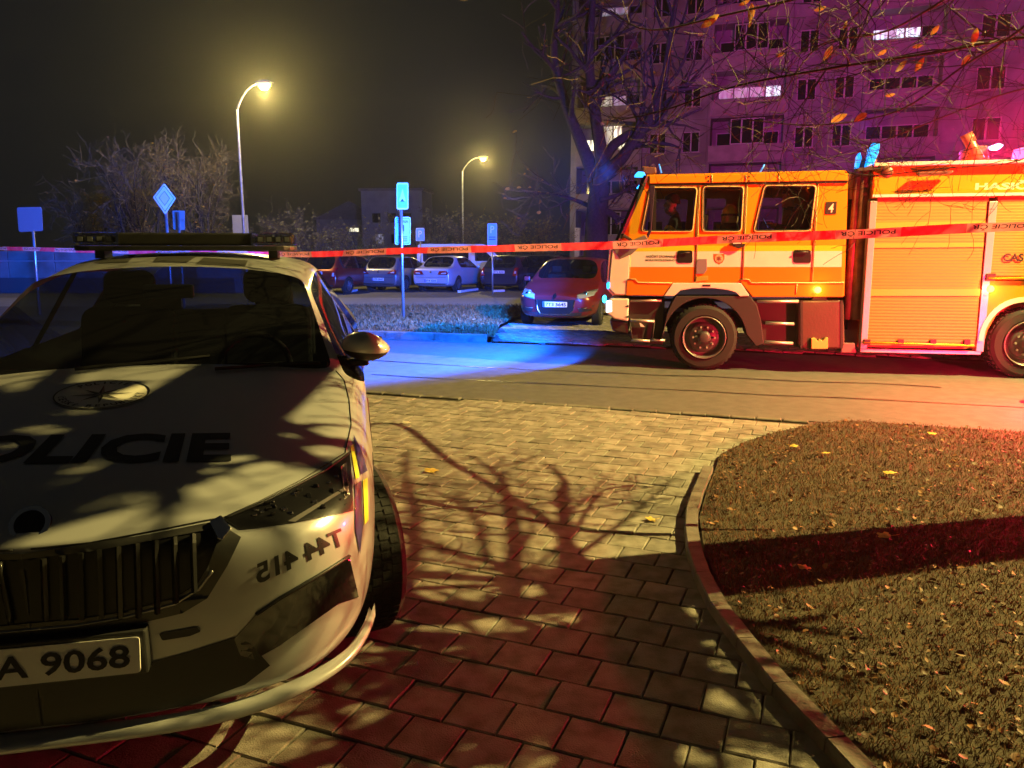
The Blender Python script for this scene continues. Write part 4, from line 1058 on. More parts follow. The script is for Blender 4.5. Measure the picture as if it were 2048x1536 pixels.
# ---- equipment body
XR = tp(2400, 500)[0]
def bx(u, v, y=0): return tp(u, v, y)
bl_, bt = tp(1748, 330), tp(1724, 699); x_l = (bl_[0] + bt[0]) / 2; ztop = bl_[1]; zbot = bt[1]
bodyx1 = x_l + 4.3
zz = lambda v, u=1850: tp(u, v)[1]
zb1, zb2, zb3, zs0 = zz(389), zz(395), zz(403), zz(684)
q = MB(); q.box(((x_l + bodyx1) / 2, DP / 2 + .03, (ztop + zz(396)) / 2), (bodyx1 - x_l, DP - .06, ztop - zz(396))); q.build('body_top', orange, truck, False, .02)
q = MB(); q.box(((x_l + bodyx1) / 2, DP / 2 + .1, (zz(396) + zz(700)) / 2), (bodyx1 - x_l, DP - .22, zz(396) - zz(700) - .004)); q.build('body_core', mat('body_core', (.5, .1, .02), .5), truck)
tpp('cornice', [(1746, 389), (2380, 380), (2380, 386.5), (1745, 394.5)], -.03, .05, cream)
tpp('roof_edge', [(1749, 325), (2400, 310), (2400, 318), (1748, 333)], -.012, .06, cream, bev=.01)
tpp('corner_post', [(1741, 402), (1755, 402), (1734, 698), (1721, 698)], -.01, .13, alu, bev=.006)
tpp('centre_post', [(1979, 403), (1996, 402), (1967, 704), (1952, 703)], -.01, .13, alu, bev=.006)
# roller shutters: ribs run across
def shutter(name, c4, n, y):
    fn = quadmap([tp(*p, y) for p in c4]); V_, F_ = [], []
    for k in range(n + 1):
        t = k / n
        for e, dy in ((0, 0.0), (.5, -.0022), (.85, -.0008)):
            if k == n and e > 0: continue
            for s in (0, 1):
                x, z = fn(s, t + e / n); V_.append(Vector((x, y + dy, z)))
    for i in range(len(V_) // 2 - 1): F_.append((2 * i, 2 * i + 1, 2 * i + 3, 2 * i + 2))
    o = mesh(name, V_, F_, shutm, truck); return o
s1 = shutter('roller_shutter', [(1733, 690), (1950, 694), (1974, 402), (1755, 403)], 46, .0)
s2 = shutter('roller_shutter', [(1980, 552), (2300, 556), (2330, 398), (1996, 402)], 26, .0)
for c4 in ([(1751, 445), (1971, 443), (1970, 458), (1750, 460)], [(1745, 487), (1968, 485), (1967, 494), (1744, 496)], [(1738, 578), (1961, 578), (1960, 592), (1737, 592)]):
    tpp('shutter_stripe', c4, -.008, .003, mat('stripe_amber', (.66, .40, .05), .45), s1)
tpp('shutter_box', [(1755, 395), (1978, 393), (1977, 403), (1755, 404)], -.004, .1, mat('shutter_gap_red', (.25, .05, .02), .6))  # dark red strip across the gap above each shutter
tpp('shutter_box', [(1996, 393), (2330, 388), (2330, 399), (1996, 403)], -.004, .1, mat('shutter_gap_red', (.25, .05, .02), .6))
tbar('shutter_bar', (1727, 685), (1947, 691), .014, yelst, -.03, s1)
for u in (1735, 1802, 1867, 1935): tpp('bar_clamp', [(u - 6, 679), (u + 6, 679), (u + 6, 690), (u - 6, 690)], -.04, .03, ink, s1)
tbar('shutter_bar', (1976, 556), (2300, 558), .016, yelst, -.03, s2); tpp('bar_clamp', [(1974, 548), (1992, 547), (1990, 562), (1972, 562)], -.04, .03, ink, s2)
tpp('lower_panel', [(1966, 562), (2380, 562), (2380, 600), (2100, 590), (2060, 590), (2025, 602), (1995, 625), (1975, 660), (1962, 702), (1954, 702)], -.006, .05, orange)
ar = arc(2052, 690, 96, 86, 175, 5, 20); tpp('arch_trim', ar, -.02, .05, cream)
tpp('sill', [(1722, 698), (1962, 703), (1961, 709), (1721, 704)], -.005, .1, alu)
tpp('arch_lining', arc(2052, 690, 86, 3, 178, 2, 20), .34, .02, dkm)
for c_ in (((1636, 580), 'marker'), ((1982, 578), 'marker')):
    x, z = tp(*c_[0], -.03); q = MB(); q.lathe([(.045, .02), (.042, 0), (.025, -.012), (0, -.014)], (x, -.03, z), (1, 0, 0), (0, 0, 1), (0, 1, 0), 16); mk = q.build('marker_lamp', emitmat('marker_lit', (1.0, .48, .06), 6.0), truck, True)
    lamp('marker_light', (x, -.12, z), 3, (1, .5, .08), .04, parent=truck)
x, z = tp(1773, 345, -.02); q = MB(); q.lathe([(.0, -.05), (.06, -.05), (.075, -.03), (.07, .0)], (x, -.02, z), (1, 0, 0), (0, 0, 1), (0, 1, 0), 20); q.build('work_lamp', mat('work_lamp_dark', (.12, .04, .02), .4), truck, True)
tpp('rail_handle', [(1834, 349), (1842, 344), (1905, 341), (1908, 344), (1904, 348), (1840, 353)], -.05, .06, mat('handle_brown', (.15, .06, .03), .5), bev=.006)
ttext('lettering', 'HASIČSKÝ', 1950, 359, 2130, 380, mat('letter_cream', (.75, .66, .42), .5), -.012 + .0, .04); ttext('lettering', 'CAS 20', 2005, 507, 2078, 523, ink, -.012, .035)
# body lettering stands on the orange top band
# roof gear and beacons
for pts, nm in (([(1712, 336), (1716, 312), (1721, 304), (1724, 316), (1718, 336)], 'beacon_lens'), ([(1732, 334), (1740, 296), (1750, 283), (1760, 286), (1759, 302), (1748, 328)], 'beacon_lens')):
    tpp(nm, pts, .05 if pts[0][0] < 1720 else .0, .12, emitmat('beacon_side', (.0, .30, 1.0), 1.6), truck, bev=.01)
tpp('beacon_foot', [(1716, 336), (1762, 330), (1762, 338), (1716, 342)], .0, .14, dkm)
tpp('stack_pipe', [(1702, 345), (1711, 344), (1708, 398), (1700, 398)], .3, .12, mat('pipe_pale', (.5, .45, .5), .4), truck, bev=.02)
rb = tpp('roof_beacon', [(1268, 352), (1276, 343), (1288, 344), (1292, 352)], .05, .2, emitmat('beacon_front', (.02, .3, 1.0), 5.0), truck, bev=.01)
tpp('horn_box', [(1284, 332), (1312, 334), (1314, 347), (1284, 350)], .5, .5, mat('horn_red', (.18, .05, .04), .5), bev=.02)
tbar('aerial', (1318, 328), (1323, 346), .012, emitmat('aerial_glow', (.05, .3, 1.0), .8), .6); tbar('aerial', (1520, 345), (1529, 329), .012, emitmat('aerial_glow', (.05, .3, 1.0), .8), .6)  # aerials are no lamps; a blue glow is put into their material
mon = MB().tube([(tp(1950, 320, .8)[0], .8, tp(1950, 320, .8)[1]), (tp(1946, 296, .8)[0], .8, tp(1946, 296, .8)[1]), (tp(1930, 270, .8)[0], .8, tp(1930, 270, .8)[1]), (tp(1938, 268, .8)[0], .8, tp(1938, 268, .8)[1]), (tp(1944, 284, .8)[0], .8, tp(1944, 284, .8)[1])], [.12, .07, .06, .05, .06], 10).build('water_monitor', mat('monitor_red', (.5, .12, .06), .35, .4), truck, True)
tpp('roof_locker', [(1945, 322), (1946, 292), (1976, 290), (1980, 320)], .9, .5, mat('locker_red', (.4, .08, .1), .5), bev=.02)
tpp('roof_lamp', [(1983, 292), (1998, 286), (2008, 290), (2000, 298), (1986, 298)], .8, .12, emitmat('roof_lamp_lit', (.35, .4, 1.0), 4.0), truck, bev=.01)
# wing mirror on the far front corner
MB().tube([(tp(1262, 480)[0], -.05, tp(1262, 480)[1]), (tp(1246, 470)[0], -.25, tp(1246, 470)[1])], .02, 6).build('mirror_arm', seald, truck)
tpp('wing_mirror', [(1298, 372), (1308, 371), (1310, 372), (1303, 462), (1296, 478), (1293, 470), (1300, 455)], -.14, .05, mat('mirror_black', (.03, .02, .05), .35), bev=.008)
# seats
for u in (1350, 1440, 1590):
    x, z = tp(u, 470, .55); q = MB(); q.prism(rrect(-.24, 0, .24, .62, .07), (x + .22, .35, z - .35), (0, 1, 0), (.12, 0, 1), (1, 0, 0), .13); q.prism(rrect(-.13, .64, .13, .84, .05), (x + .22, .6, z - .35), (0, 1, 0), (.12, 0, 1), (1, 0, 0), .1); fixn(q.build('seat', seatm, truck, False, .02))
# lamps
xg, zg = tp(1208, 590); lamp('grille_blue', (xg - .2, .12, zg - .02), POWER['grille'], BLUE, .07, 'SPOT', truck, Vector((-.92, .36, -.10)), radians(140), .25)
xg, zg = tp(1275, 346); lamp('roof_blue', (xg - .3, .1, zg + .05), POWER['roofblue'], BLUE, .05, 'SPOT', truck, Vector((-.95, .30, -.08)), radians(124), .28)
rb2 = copy_tree(rb, truck); rb2.location.y = DP - .35  # beacon copied to the far corner as a body for the added spot
lamp('roof_blue', (xg - .2, DP - .25, zg + .12), POWER['bluefill'], BLUE, .05, 'SPOT', truck, Vector((-.75, .66, -.07)), radians(74), .5)  # second blue spot added to brighten the parked cars
xg, zg = tp(1750, 280); lamp('box_blue', (xg, .5, zg + .25), POWER['boxblue'], (.10, .10, 1.0), .06, 'SPOT', truck, Vector((.25, 1, .12)), radians(105), .7)
xg, zg = tp(2060, 290); rr0 = tpp('roof_beacon', [(2036, 318), (2040, 296), (2062, 292), (2070, 316)], .5, .2, emitmat('added_beacon_red', (1.0, .05, .2), 4.0), truck, bev=.01)  # red beacon added as a body for the two red lamps below
lamp('added_red_flood', (xg, 1.0, zg + .3), POWER['redflood'], (1.0, .025, .38), .06, 'SPOT', truck, Vector((.52, 1, .24)), radians(86), .9)  # red spot added to flood the apartment block with magenta
lamp('added_red_halo', (xg + .1, 1.3, zg - .04), POWER['edgered'], (1.0, .012, .06), .08, parent=truck)  # red lamp added for a halo in the air at the right edge

# ================================================================== parked cars
HEAD = radians(19)
def make_car(name, label, stn, ty, L, W, H, col, loc, rz, group, tails=(), heads=(), ptext_=None, pz=.5, prear=True, rough=.3, roofrack=False, glassm=None, wr=.31, lower=True, seats=True, metal=.3):
    root = empty(name, loc, rz); tag(root, label, 'car' if name != 'white_van' else 'van', group)
    pm = paint(name + '_paint_' + str(len(MATS)), col, rough, metal)
    gm_ = [glassmat('pk_ws', (.5, .55, .6), .7), glassmat('pk_side', (.52, .56, .62), .68), glassmat('pk_rear', (.48, .53, .6), .66)]
    s = car_shell(stn, ty, [pm, gm_[0], gm_[1], gm_[2], plastic], name, root, [(W / 2 - .1, L * .19, wr), (W / 2 - .1, L * .80, wr)], wr * 1.14, 2)
    for sx in (1, -1):
        wheel(root, (sx * (W / 2 - .11), L * .19, wr), wr, .2, sx); wheel(root, (sx * (W / 2 - .11), L * .80, wr), wr, .2, sx)
    def rear(x, z, off): return cast(s['bvh'], (x, L + 2, z), (0, -1, 0), off)
    def front(x, z, off): return cast(s['bvh'], (x, -2, z), (0, 1, 0), off)
    for pts in tails:
        for sx in (1, -1):
            v, f = cut2d([(sx * x, z) for x, z in pts], .06); t = drape('tail_light', v, f, rear, tailm, root, .006, True, .008)
            cx = sum(p[0] for p in pts) / len(pts); cz = sum(p[1] for p in pts) / len(pts)
            v, f = cut2d([(sx * (cx + (x - cx) * .5), cz + (z - cz) * .3 - .02) for x, z in pts], .06); drape('reversing_lens', v, f, rear, mat('clear_strip', (.6, .55, .55), .15), t, .004, True, .013)
    for pts in heads:
        for sx in (1, -1):
            v, f = cut2d([(sx * x, z) for x, z in pts], .05); t = drape('headlight', v, f, front, mat('head_clear', (.42, .45, .5), .08, .4, coat=1), root, .006, True, .006)
            cx = sum(p[0] for p in pts) / len(pts); cz = sum(p[1] for p in pts) / len(pts); c_ = front(sx * cx, cz, .004)
            if c_: q = MB(); q.lathe([(.055, 0), (.045, .012), (0, .014)], c_, (1, 0, 0), (0, 0, 1), (0, -1, 0), 14); q.build('projector', reflm, t, True)
    if ptext_ is not None:
        if prear:
            c_ = rear(0, pz, .012)
            p = plate(root, ptext_, c_, (-1, 0, 0), (0, 0, 1), (0, 1, 0))
        else:
            c_ = front(0, pz, .016); plate(root, ptext_, c_, (1, 0, 0), (0, 0, 1), (0, -1, 0))
    # bumper seam, tailgate handle, badge, lower valance
    def decal(nm, pts, m, fn, off=.005): v, f = cut2d(pts, .08); return drape(nm, v, f, fn, m, root, 0, True, off)
    w2 = W / 2
    decal('rear_valance', [(-.78 * w2, .31), (.78 * w2, .31), (.82 * w2, .36), (-.82 * w2, .36)], plastic, rear); decal('front_valance', [(-.6 * w2, .26), (.6 * w2, .26), (.64 * w2, .33), (-.64 * w2, .33)], plastic, front)
    decal('tailgate_gap', [(-.78 * w2, .595), (.78 * w2, .595), (.78 * w2, .605), (-.78 * w2, .605)], black, rear, .003)
    if not heads: decal('headlight', [(.45 * w2, .60), (.72 * w2, .62), (.72 * w2, .70), (.45 * w2, .68)], headm, front); decal('headlight', [(-.45 * w2, .60), (-.45 * w2, .68), (-.72 * w2, .70), (-.72 * w2, .62)], headm, front)
    b_ = rear(0, .80 if prear else .8, .006)
    if b_ and prear: q = MB(); q.lathe([(.04, 0), (.035, .01), (0, .011)], b_, (1, 0, 0), (0, 0, 1), (0, 1, 0), 14); q.build('badge', chrome, root, True)
    for sx in (1, -1):
        q = MB(); q.box((sx * (w2 + .07), L * .36, .98), (.15, .09, .11)); q.build('wing_mirror', pm, root, False, .03)
        for yy in (.42, .62): 
            q = MB(); q.box((sx * (w2 - .01), L * yy + .25, .84), (.03, .16, .03)); q.build('door_handle', pm, root, False, .008)
    for yy, zz_ in ((L * .47, 1.0), (L * .72, 1.0)):
        for sx in (.36, -.36):
            q = MB(); q.box((sx, yy, zz_ - .2), (.42, .12, .55)); q.box((sx, yy, zz_ + .19), (.22, .08, .15)); q.build('seat', seatm, root, False, .03)
    if roofrack:
        for sx in (1, -1): MB().tube([(sx * .56, L * .42, H - .06), (sx * .56, L * .46, H + .015), (sx * .54, L * .8, H + .01), (sx * .52, L * .86, H - .06)], .014, 6).build('roof_rail', steel, root, True)
    return root, s, pm
def rear_at(u, v, L): g = G(u, v); return g + Vector((sin(HEAD), cos(HEAD), 0)) * L
GRP = 'cars parked in the row across the road'
RZ = pi - HEAD
st, ty = gen_stations(4.5, 1.76, 1.50, .74, 1.0, 1.25, 1.95, 4.0, 4.36, .92, False, .92)
make_car('red_estate_car', 'dark red estate car at the left end of the parked row, seen from behind', st, ty, 4.5, 1.76, 1.50, (.22, .018, .014), rear_at(634, 589, 4.5), RZ, GRP, [[(.62, .55), (.80, .55), (.78, .98), (.66, .98)]], (), '3T7 1118', .80, roofrack=True)
st, ty = gen_stations(4.0, 1.70, 1.43, .72, .98, 1.15, 1.85, 3.45, 3.86, .93, False, .9)
make_car('grey_hatchback', 'grey hatchback parked between the red estate and the silver saloon', st, ty, 4.0, 1.70, 1.43, (.17, .16, .17), rear_at(757, 585, 4.0), RZ, GRP, [[(.40, .74), (.76, .70), (.77, .88), (.62, .90)]], (), '2T9 3047', .52)
st, ty = gen_stations(4.3, 1.70, 1.43, .72, .97, 1.2, 1.9, 3.2, 3.75, .98, True, .92)
make_car('silver_saloon', 'light silver saloon with boot lid, brightest of the parked row', st, ty, 4.3, 1.70, 1.43, (.55, .54, .56), rear_at(862, 585, 4.3), RZ, GRP, [[(.30, .70), (.72, .69), (.76, .80), (.70, .85), (.38, .84)]], (), '5T4 9009', .46)
st, ty = gen_stations(4.2, 1.72, 1.46, .73, .99, 1.2, 1.9, 3.6, 4.05, .93, False, .92)
make_car('dark_hatchback', 'dark blue hatchback between the silver saloon and the dark red car', st, ty, 4.2, 1.72, 1.46, (.025, .028, .05), rear_at(997, 583, 4.2), RZ, GRP, [[(.60, .62), (.79, .62), (.77, .96), (.66, .96)]], (), '4T2 8351', .78)
make_car('black_hatchback', 'black hatchback at the right end of the parked row, half hidden', st, ty, 4.2, 1.72, 1.46, (.012, .012, .015), rear_at(1098, 579, 4.2) + Vector((.2, 0, 0)), RZ, GRP, [[(.60, .62), (.79, .62), (.77, .96), (.66, .96)]], (), '', .78) if False else None
st, ty = gen_stations(4.2, 1.74, 1.47, .73, .99, 1.2, 1.9, 3.6, 4.05, .93, False, .92)
p_ = G(1085, 580) + Vector((1.0, 3.5, 0))
make_car('black_hatchback', 'black hatchback parked behind the dark red car, only its roof and flank showing', st, ty, 4.2, 1.74, 1.47, (.014, .014, .018), p_, RZ, GRP, [[(.60, .62), (.79, .62), (.77, .96), (.66, .96)]], (), None)
st, ty = gen_stations(4.3, 1.78, 1.50, .74, 1.0, 1.25, 1.95, 3.8, 4.15, .95, False, .93)
make_car('blue_car', 'blue car whose roof shows above the dark red car', st, ty, 4.3, 1.78, 1.55, (.03, .06, .22), at(1140, 540, 25.5).xy.to_3d() + Vector((.3, 0, 0)), -HEAD, None, [[(.60, .62), (.79, .62), (.77, .96), (.66, .96)]], (), None)
# dark red car facing the viewer
st, ty = gen_stations(4.3, 1.79, 1.47, .70, 1.0, 1.2, 1.98, 3.7, 4.15, .95, False, .92, tum=.70)
mg = G(1110, 656)
mr, ms, mp_ = make_car('red_hatchback', 'dark red hatchback facing the viewer on the paved apron beside the fire engine', st, ty, 4.3, 1.79, 1.47, (.16, .014, .018), mg, -HEAD * .75, None, [[(.60, .62), (.79, .62), (.77, .96), (.66, .96)]],
    [[(.45, .60), (.78, .68), (.82, .80), (.62, .77), (.46, .70)]], '7T3 5645', .50, False)
def mfront(x, z, off): return cast(ms['bvh'], (x, -2, z), (0, 1, 0), off)
v, f = cut2d([(-.40, .60), (-.36, .36), (-.3, .31), (.3, .31), (.36, .36), (.40, .60)], .06); lg = drape('grille', v, f, mfront, grillem if 'grillem' in globals() else black, mr, 0, True, .006)
pts = [mfront(x, z, .012) for x, z in ((-.41, .60), (-.38, .38), (-.31, .30), (-.15, .29), (0, .29), (.15, .29), (.31, .30), (.38, .38), (.41, .60))]
MB().tube([p for p in pts if p], .012, 6).build('chrome_surround', chrome, lg, True)
for sx in (1, -1):
    pts = [mfront(sx * x, z, .008) for x, z in ((.48, .42), (.62, .43), (.78, .47))]; MB().tube([p for p in pts if p], .011, 6).build('chrome_strip', chrome, mr, True)
    v, f = cut2d([(sx * .5, .34), (sx * .76, .37), (sx * .74, .42), (sx * .5, .41)], .06); drape('fog_recess', v, f, mfront, black, mr, 0, True, .005)
b_ = mfront(0, .68, .006); q = MB(); q.prism([(0, .07), (.04, 0), (0, -.07), (-.04, 0)], b_, (1, 0, 0), (0, .3, .95), (0, -1, 0), .012); q.build('badge', chrome, mr)
# white van behind the row, side on
van = empty('white_van', at(835, 560, 37).xy.to_3d(), 0); tag(van, 'white van standing side on behind the silver saloon', 'van')
vw = paint('van_white', (.62, .64, .68), .35, .0)
VL, VH, VD = 4.7, 1.95, 1.8
outer = [(0, .3), (0, 1.5), (.06, VH - .05), (.15, VH), (3.1, VH), (3.3, VH - .06), (4.0, 1.25), (4.6, 1.02), (4.7, .85), (4.7, .3)]
hs = [rpoly([(.28, 1.12), (.28, 1.72), (2.45, 1.72), (2.45, 1.12)], .08), rpoly([(2.75, 1.15), (2.75, 1.72), (3.15, 1.72), (3.72, 1.15)], .06)]
vb = holes('side_panel', outer, hs, 0, .04, vw, van); holes('side_panel', outer, hs, VD, .04, vw, van)
q = MB()
for (x0, z0), (x1, z1) in zip(outer, outer[1:]):
    if (x0, z0) == (3.3, VH - .06): continue
    q.quad((x0, .0, z0), (x1, .0, z1), (x1, VD, z1), (x0, VD, z0))
q.build('van_shell', vw, van)
MB().quad((3.3, .05, VH - .06), (4.0, .05, 1.25), (4.0, VD - .05, 1.25), (3.3, VD - .05, VH - .06)).build('windscreen', glass_dark, van)
for h in hs:
    q = MB(); q.v = [Vector((x, .02, z)) for x, z in h]; q.face(tuple(range(len(h)))); q.build('side_window', glass_dark, van)
for x in (.85, 3.75):
    for y_, s_ in ((.1, -1), (VD - .1, 1)):
        wv = wheel(van, (x, y_, .33), .33, .2, 1); wv.rotation_euler = (0, 0, s_ * pi / 2)
MB().box((0.02, .25, .95), (.03, .12, .5)).build('tail_light', tailm, van)
# white marks between the bays
lines = empty('bay_marking', G(900, 585)); tag(lines, kind='structure')
paintw = mat('road_paint', (.75, .74, .68), .6, var=.1, scale=10)
for (u0, v0, u1, v1) in ((693, 587, 716, 583), (922, 586, 957, 581), (988, 585, 1010, 584)):
    a_, b_ = G(u0, v0), G(u1, v1); d = (b_ - a_); n = Vector((-d.y, d.x, 0)).normalized()
    q = MB(); q.prism([(0, 0), (d.length, 0), (d.length, .14), (0, .14)], a_ - G(900, 585), d.normalized(), n, (0, 0, 1), .1); fixn(q.build('wheel_stop', paintw, lines, False, .01))

# ================================================================== street lamps
def street_lamp(base, head, label, power, group=None, z=8.0, reach=1.3, col=SODIUM, lit=16.0, r=.07, down=False):
    """mast with curved arm towards head (unit x,y) and a lit lantern"""
    root = empty('street_lamp', base); tag(root, label, 'street lamp', group)
    hx, hy = head
    MB().lathe([(.09, -.12), (.09, 1.1), (.062, 1.15), (.055, z - .9)], (0, 0, 0), (1, 0, 0), (0, 1, 0), (0, 0, 1), 12).build('mast', steel, root, True)
    path = [Vector((hx * reach * t, hy * reach * t, z - .92 + .9 * (1 - (1 - t) ** 2.2))) for t in (0, .08, .18, .32, .5, .75, 1)]
    MB().tube(path, [.055, .05, .045, .042, .04, .038, .036], 8).build('arm', steel, root, True)
    R = Matrix.Rotation(atan2(hy, hx), 3, 'Z'); c = Vector((hx * (reach + .28), hy * (reach + .28), z))
    q = MB(); pts = [(-.32, 0), (-.3, .05), (-.1, .09), (.2, .08), (.34, .03), (.36, -.01), (-.32, -.02)]
    q.prism(pts, c + R @ Vector((0, -.14, 0)), R @ Vector((1, 0, 0)), (0, 0, 1), R @ Vector((0, 1, 0)), .28); ho = q.build('lantern_housing', mat('lantern_grey', (.25, .25, .24), .5), root, False, .02); fixn(ho)
    q = MB(); n = 10
    for i in range(n + 1):
        t = pi * i / n
        for j in range(9):
            s = pi * j / 8; q.v.append(c + R @ Vector((.30 * cos(t), .17 * cos(s) * sin(t), -.022 - .24 * sin(s) * sin(t))))
    for i in range(n):
        for j in range(8): b_ = i * 9 + j; q.face((b_, b_ + 1, b_ + 10, b_ + 9))
    q.build('lantern_glass', emitmat('lantern_lit', (1.0, .58, .07), min(lit, 9)), root, True)
    lamp('lantern_light', c + Vector((0, 0, -.34)), power, col, r, 'SPOT' if down else 'POINT', root, (0, 0, -1) if down else None, radians(152), .25)
    return root
def foot_from(u, v, Y): p = at(u, v, Y); return Vector((p.x, p.y, 0))
GL = 'sodium street lamps'
l1 = foot_from(489, 480, 31.5)
street_lamp(l1, (.96, -.28), 'street lamp shining yellow on a tall mast above the police car lightbar', POWER['far'], GL, 8.0, 1.0, lit=60)
l2 = foot_from(926, 480, 55)
street_lamp(l2, (.96, -.28), 'smaller farther street lamp shining yellow above the parked cars', POWER['far2'], GL, 8.0, 1.25, lit=60)
street_lamp(Vector((LAMP.x + 1.5, LAMP.y - .95, 0)), (-.85, .53), 'street lamp on the near verge beyond the right edge that lights the paving', POWER['lamp'], GL, LAMP.z + .22, 1.45, r=.018, down=True)

# ================================================================== road signs
backm = mat('sign_back', (.42, .43, .44), .45, .5); signw = mat('sign_white', (.82, .82, .82), .4); signb = mat('sign_blue', (.12, .28, .66), .4); signy = mat('sign_yellow', (.75, .66, .35), .4); signd = mat('sign_dark', (.03, .04, .05), .5)
def sign(label, Y, poleu, v0, v1, panels, group='road signs', rp=.035, front=False):
    """pole from pixel row v1 (or the ground) up to v0; panels are pixel outlines on the pole's plane with paint layers"""
    top = at(poleu[0], v0, Y); root = empty('road_sign', (at(poleu[1], v1, Y).x, Y, 0)); tag(root, label, 'road sign', group)
    x0 = root.location.x
    yo = -.03 if front else .0
    MB().tube([(0, 0, -.1), (top.x - x0, 0, top.z)], rp, 10).build('pole', steel, root, True)
    for nm, layers in panels:
        base = None
        for i, (pts, m, r) in enumerate(layers):
            q3 = [at(u, v, Y) for u, v in pts]; q = [(p.x - x0, p.z) for p in q3]
            if r: q = rpoly(q, r)
            y_ = (-.045 if not front else .045) - i * .004; o = fixn(MB().prism(q, (0, y_, 0), (1, 0, 0), (0, 0, 1), (0, 1, 0), .003 if i else .01).build(nm if i == 0 else nm + '_layer', m, base or root))
            base = base or o
        if front:
            MB().box((x0 * 0 + sum(at(u, v, Y).x - x0 for u, v in layers[0][0]) / len(layers[0][0]), .03, sum(at(u, v, Y).z for u, v in layers[0][0]) / len(layers[0][0])), (.3, .02, .04)).build('clamp', steel, base)
    return root
def rect(u0, v0, u1, v1): return [(u0, v1), (u1, v1), (u1, v0), (u0, v0)]
ms_ = G(806, 643)
Ym = ms_.y
sg = sign('tall sign pole on the verge with a road hump sign above a zone sign', Ym, (801, 806), 372, 600,
    [('hump_sign', [(rect(794, 366, 817, 419), signw, .04), (rect(796, 369, 815, 416), mat('sign_cyan', (.20, .42, .60), .4), .03), ([(798.5, 403), (812.5, 403), (805.5, 378)], mat('sign_pale', (.6, .72, .8), .4), 0), ([(800, 403.5), (811, 403.5), (808, 402), (807, 398.5), (804, 398.5), (803, 402)], signd, 0)])])
zs = sign('zone board with lettering fixed behind the hump sign pole', Ym + .06, (820, 820), 487, 489,
    [('zone_board', [(rect(790, 434, 821, 489), signw, .04), (rect(791.2, 435.5, 819.8, 487.5), signd, .035), (rect(792.3, 436.8, 818.7, 486.2), signw, .03)])], rp=.001) if False else None
zb = MB(); q3 = [(at(u, v, Ym + .05).x - sg.location.x, at(u, v, Ym + .05).z) for u, v in rect(790, 434, 821, 489)]
def zlayer(nm, pts, m, y, par, r=0):
    q = [(at(u, v, Ym + .05).x - sg.location.x, at(u, v, Ym + .05).z) for u, v in pts]
    if r: q = rpoly(q, r)
    return fixn(MB().prism(q, (0, y, 0), (1, 0, 0), (0, 0, 1), (0, 1, 0), .003).build(nm, m, par))
z0_ = zlayer('zone_board', rect(790, 434, 821, 489), signw, .05, sg, .04); zlayer('zone_border', rect(791.3, 435.6, 819.7, 487.4), signd, .046, z0_, .035); zlayer('zone_face', rect(792.4, 437, 818.6, 486), mat('sign_pale2', (.40, .46, .50), .4), .042, z0_, .03)
def sgtext(s, u0, v0, u1, v1, Y, root, par, m, y):
    a_, b_ = at(u0, v1, Y), at(u1, v0, Y); text_on('lettering', s, (a_.x - root.location.x, y, a_.z), (1, 0, 0), (0, 0, 1), b_.x - a_.x, b_.z - a_.z, m, par, .02)
sgtext('ZÓNA', 794.5, 439, 816.5, 446, Ym + .05, sg, z0_, signd, .038)
zlayer('no_stopping_mark', rect(804, 450, 808.5, 463), signd, .038, z0_); zlayer('no_stopping_mark', rect(805, 465, 807, 468), signd, .038, z0_)
for v_ in (473, 477, 481): zlayer('zone_line', rect(796, v_, 815, v_ + 1.6), signd, .038, z0_)
def psign(label, Y, u0, v0, u1, v1, poleu, line):
    s = sign(label, Y, (poleu, poleu), v1, 540, [('parking_sign', [(rect(u0, v0, u1, v1), signw, .03), (rect(u0 + .9, v0 + .9, u1 - .9, v1 - .9), mat('sign_blue_pale', (.22, .45, .8), .4), .02)])])
    pn = [c for c in s.children if c.name.startswith('parking_sign')][0]; h = v1 - v0; k = .28 if line else .5
    sgtext('P', u0 + (u1 - u0) * .3, v0 + h * (.1 if line else .2), u0 + (u1 - u0) * .72, v0 + h * (.44 if line else .72), Y, s, pn, signw, -.056)
    if line:
        for q0, q1 in ((.60, .64), (.70, .75)):
            a_ = [(at(u, v, Y).x - s.location.x, at(u, v, Y).z) for u, v in rect(u0 + 3, v0 + h * q0, u1 - 3, v0 + h * q1)]; fixn(MB().prism(a_, (0, -.056, 0), (1, 0, 0), (0, 0, 1), (0, 1, 0), .002).build('sign_line', signd, pn))
    return s
psign('small blue parking sign left of the silver saloon', 34, 832, 456, 849, 482, 841, False)
psign('tall blue parking sign with a line of text above the dark hatchback', 29, 975, 447, 994, 491, 985, True)
sign('square sign seen from behind at the far left', 19, (62, 70), 418, 545, [('panel', [([(40, 464), (88, 462), (85, 414), (36, 415)], backm, .05)])])
sign('diamond priority road sign above the police car lightbar', 17.6, (331, 336), 420, 500, [('diamond', [([(330, 367), (353, 397), (332, 429), (308, 395)], signw, .02), ([(330, 371), (350, 397), (332, 424), (312, 395)], signd, .02), ([(330, 372.5), (349, 397), (332, 422.5), (313, 395)], signw, .02), ([(331, 382), (342, 397), (332, 412), (320, 396)], signd, .01), ([(331, 383.2), (341, 397), (332, 410.8), (321, 396)], signy, .01)])])
sign('sign seen from behind right beside the diamond sign', 20.5, (356, 360), 424, 500, [('panel', [([(345, 459), (368, 460), (368, 421), (343, 421)], backm, .03)])], front=True)
sign('sign board seen from behind the mast of the nearer street lamp', 36, (481, 484), 432, 500, [('panel', [([(467, 479), (499, 479), (496, 430), (465, 430)], backm, .03)])])

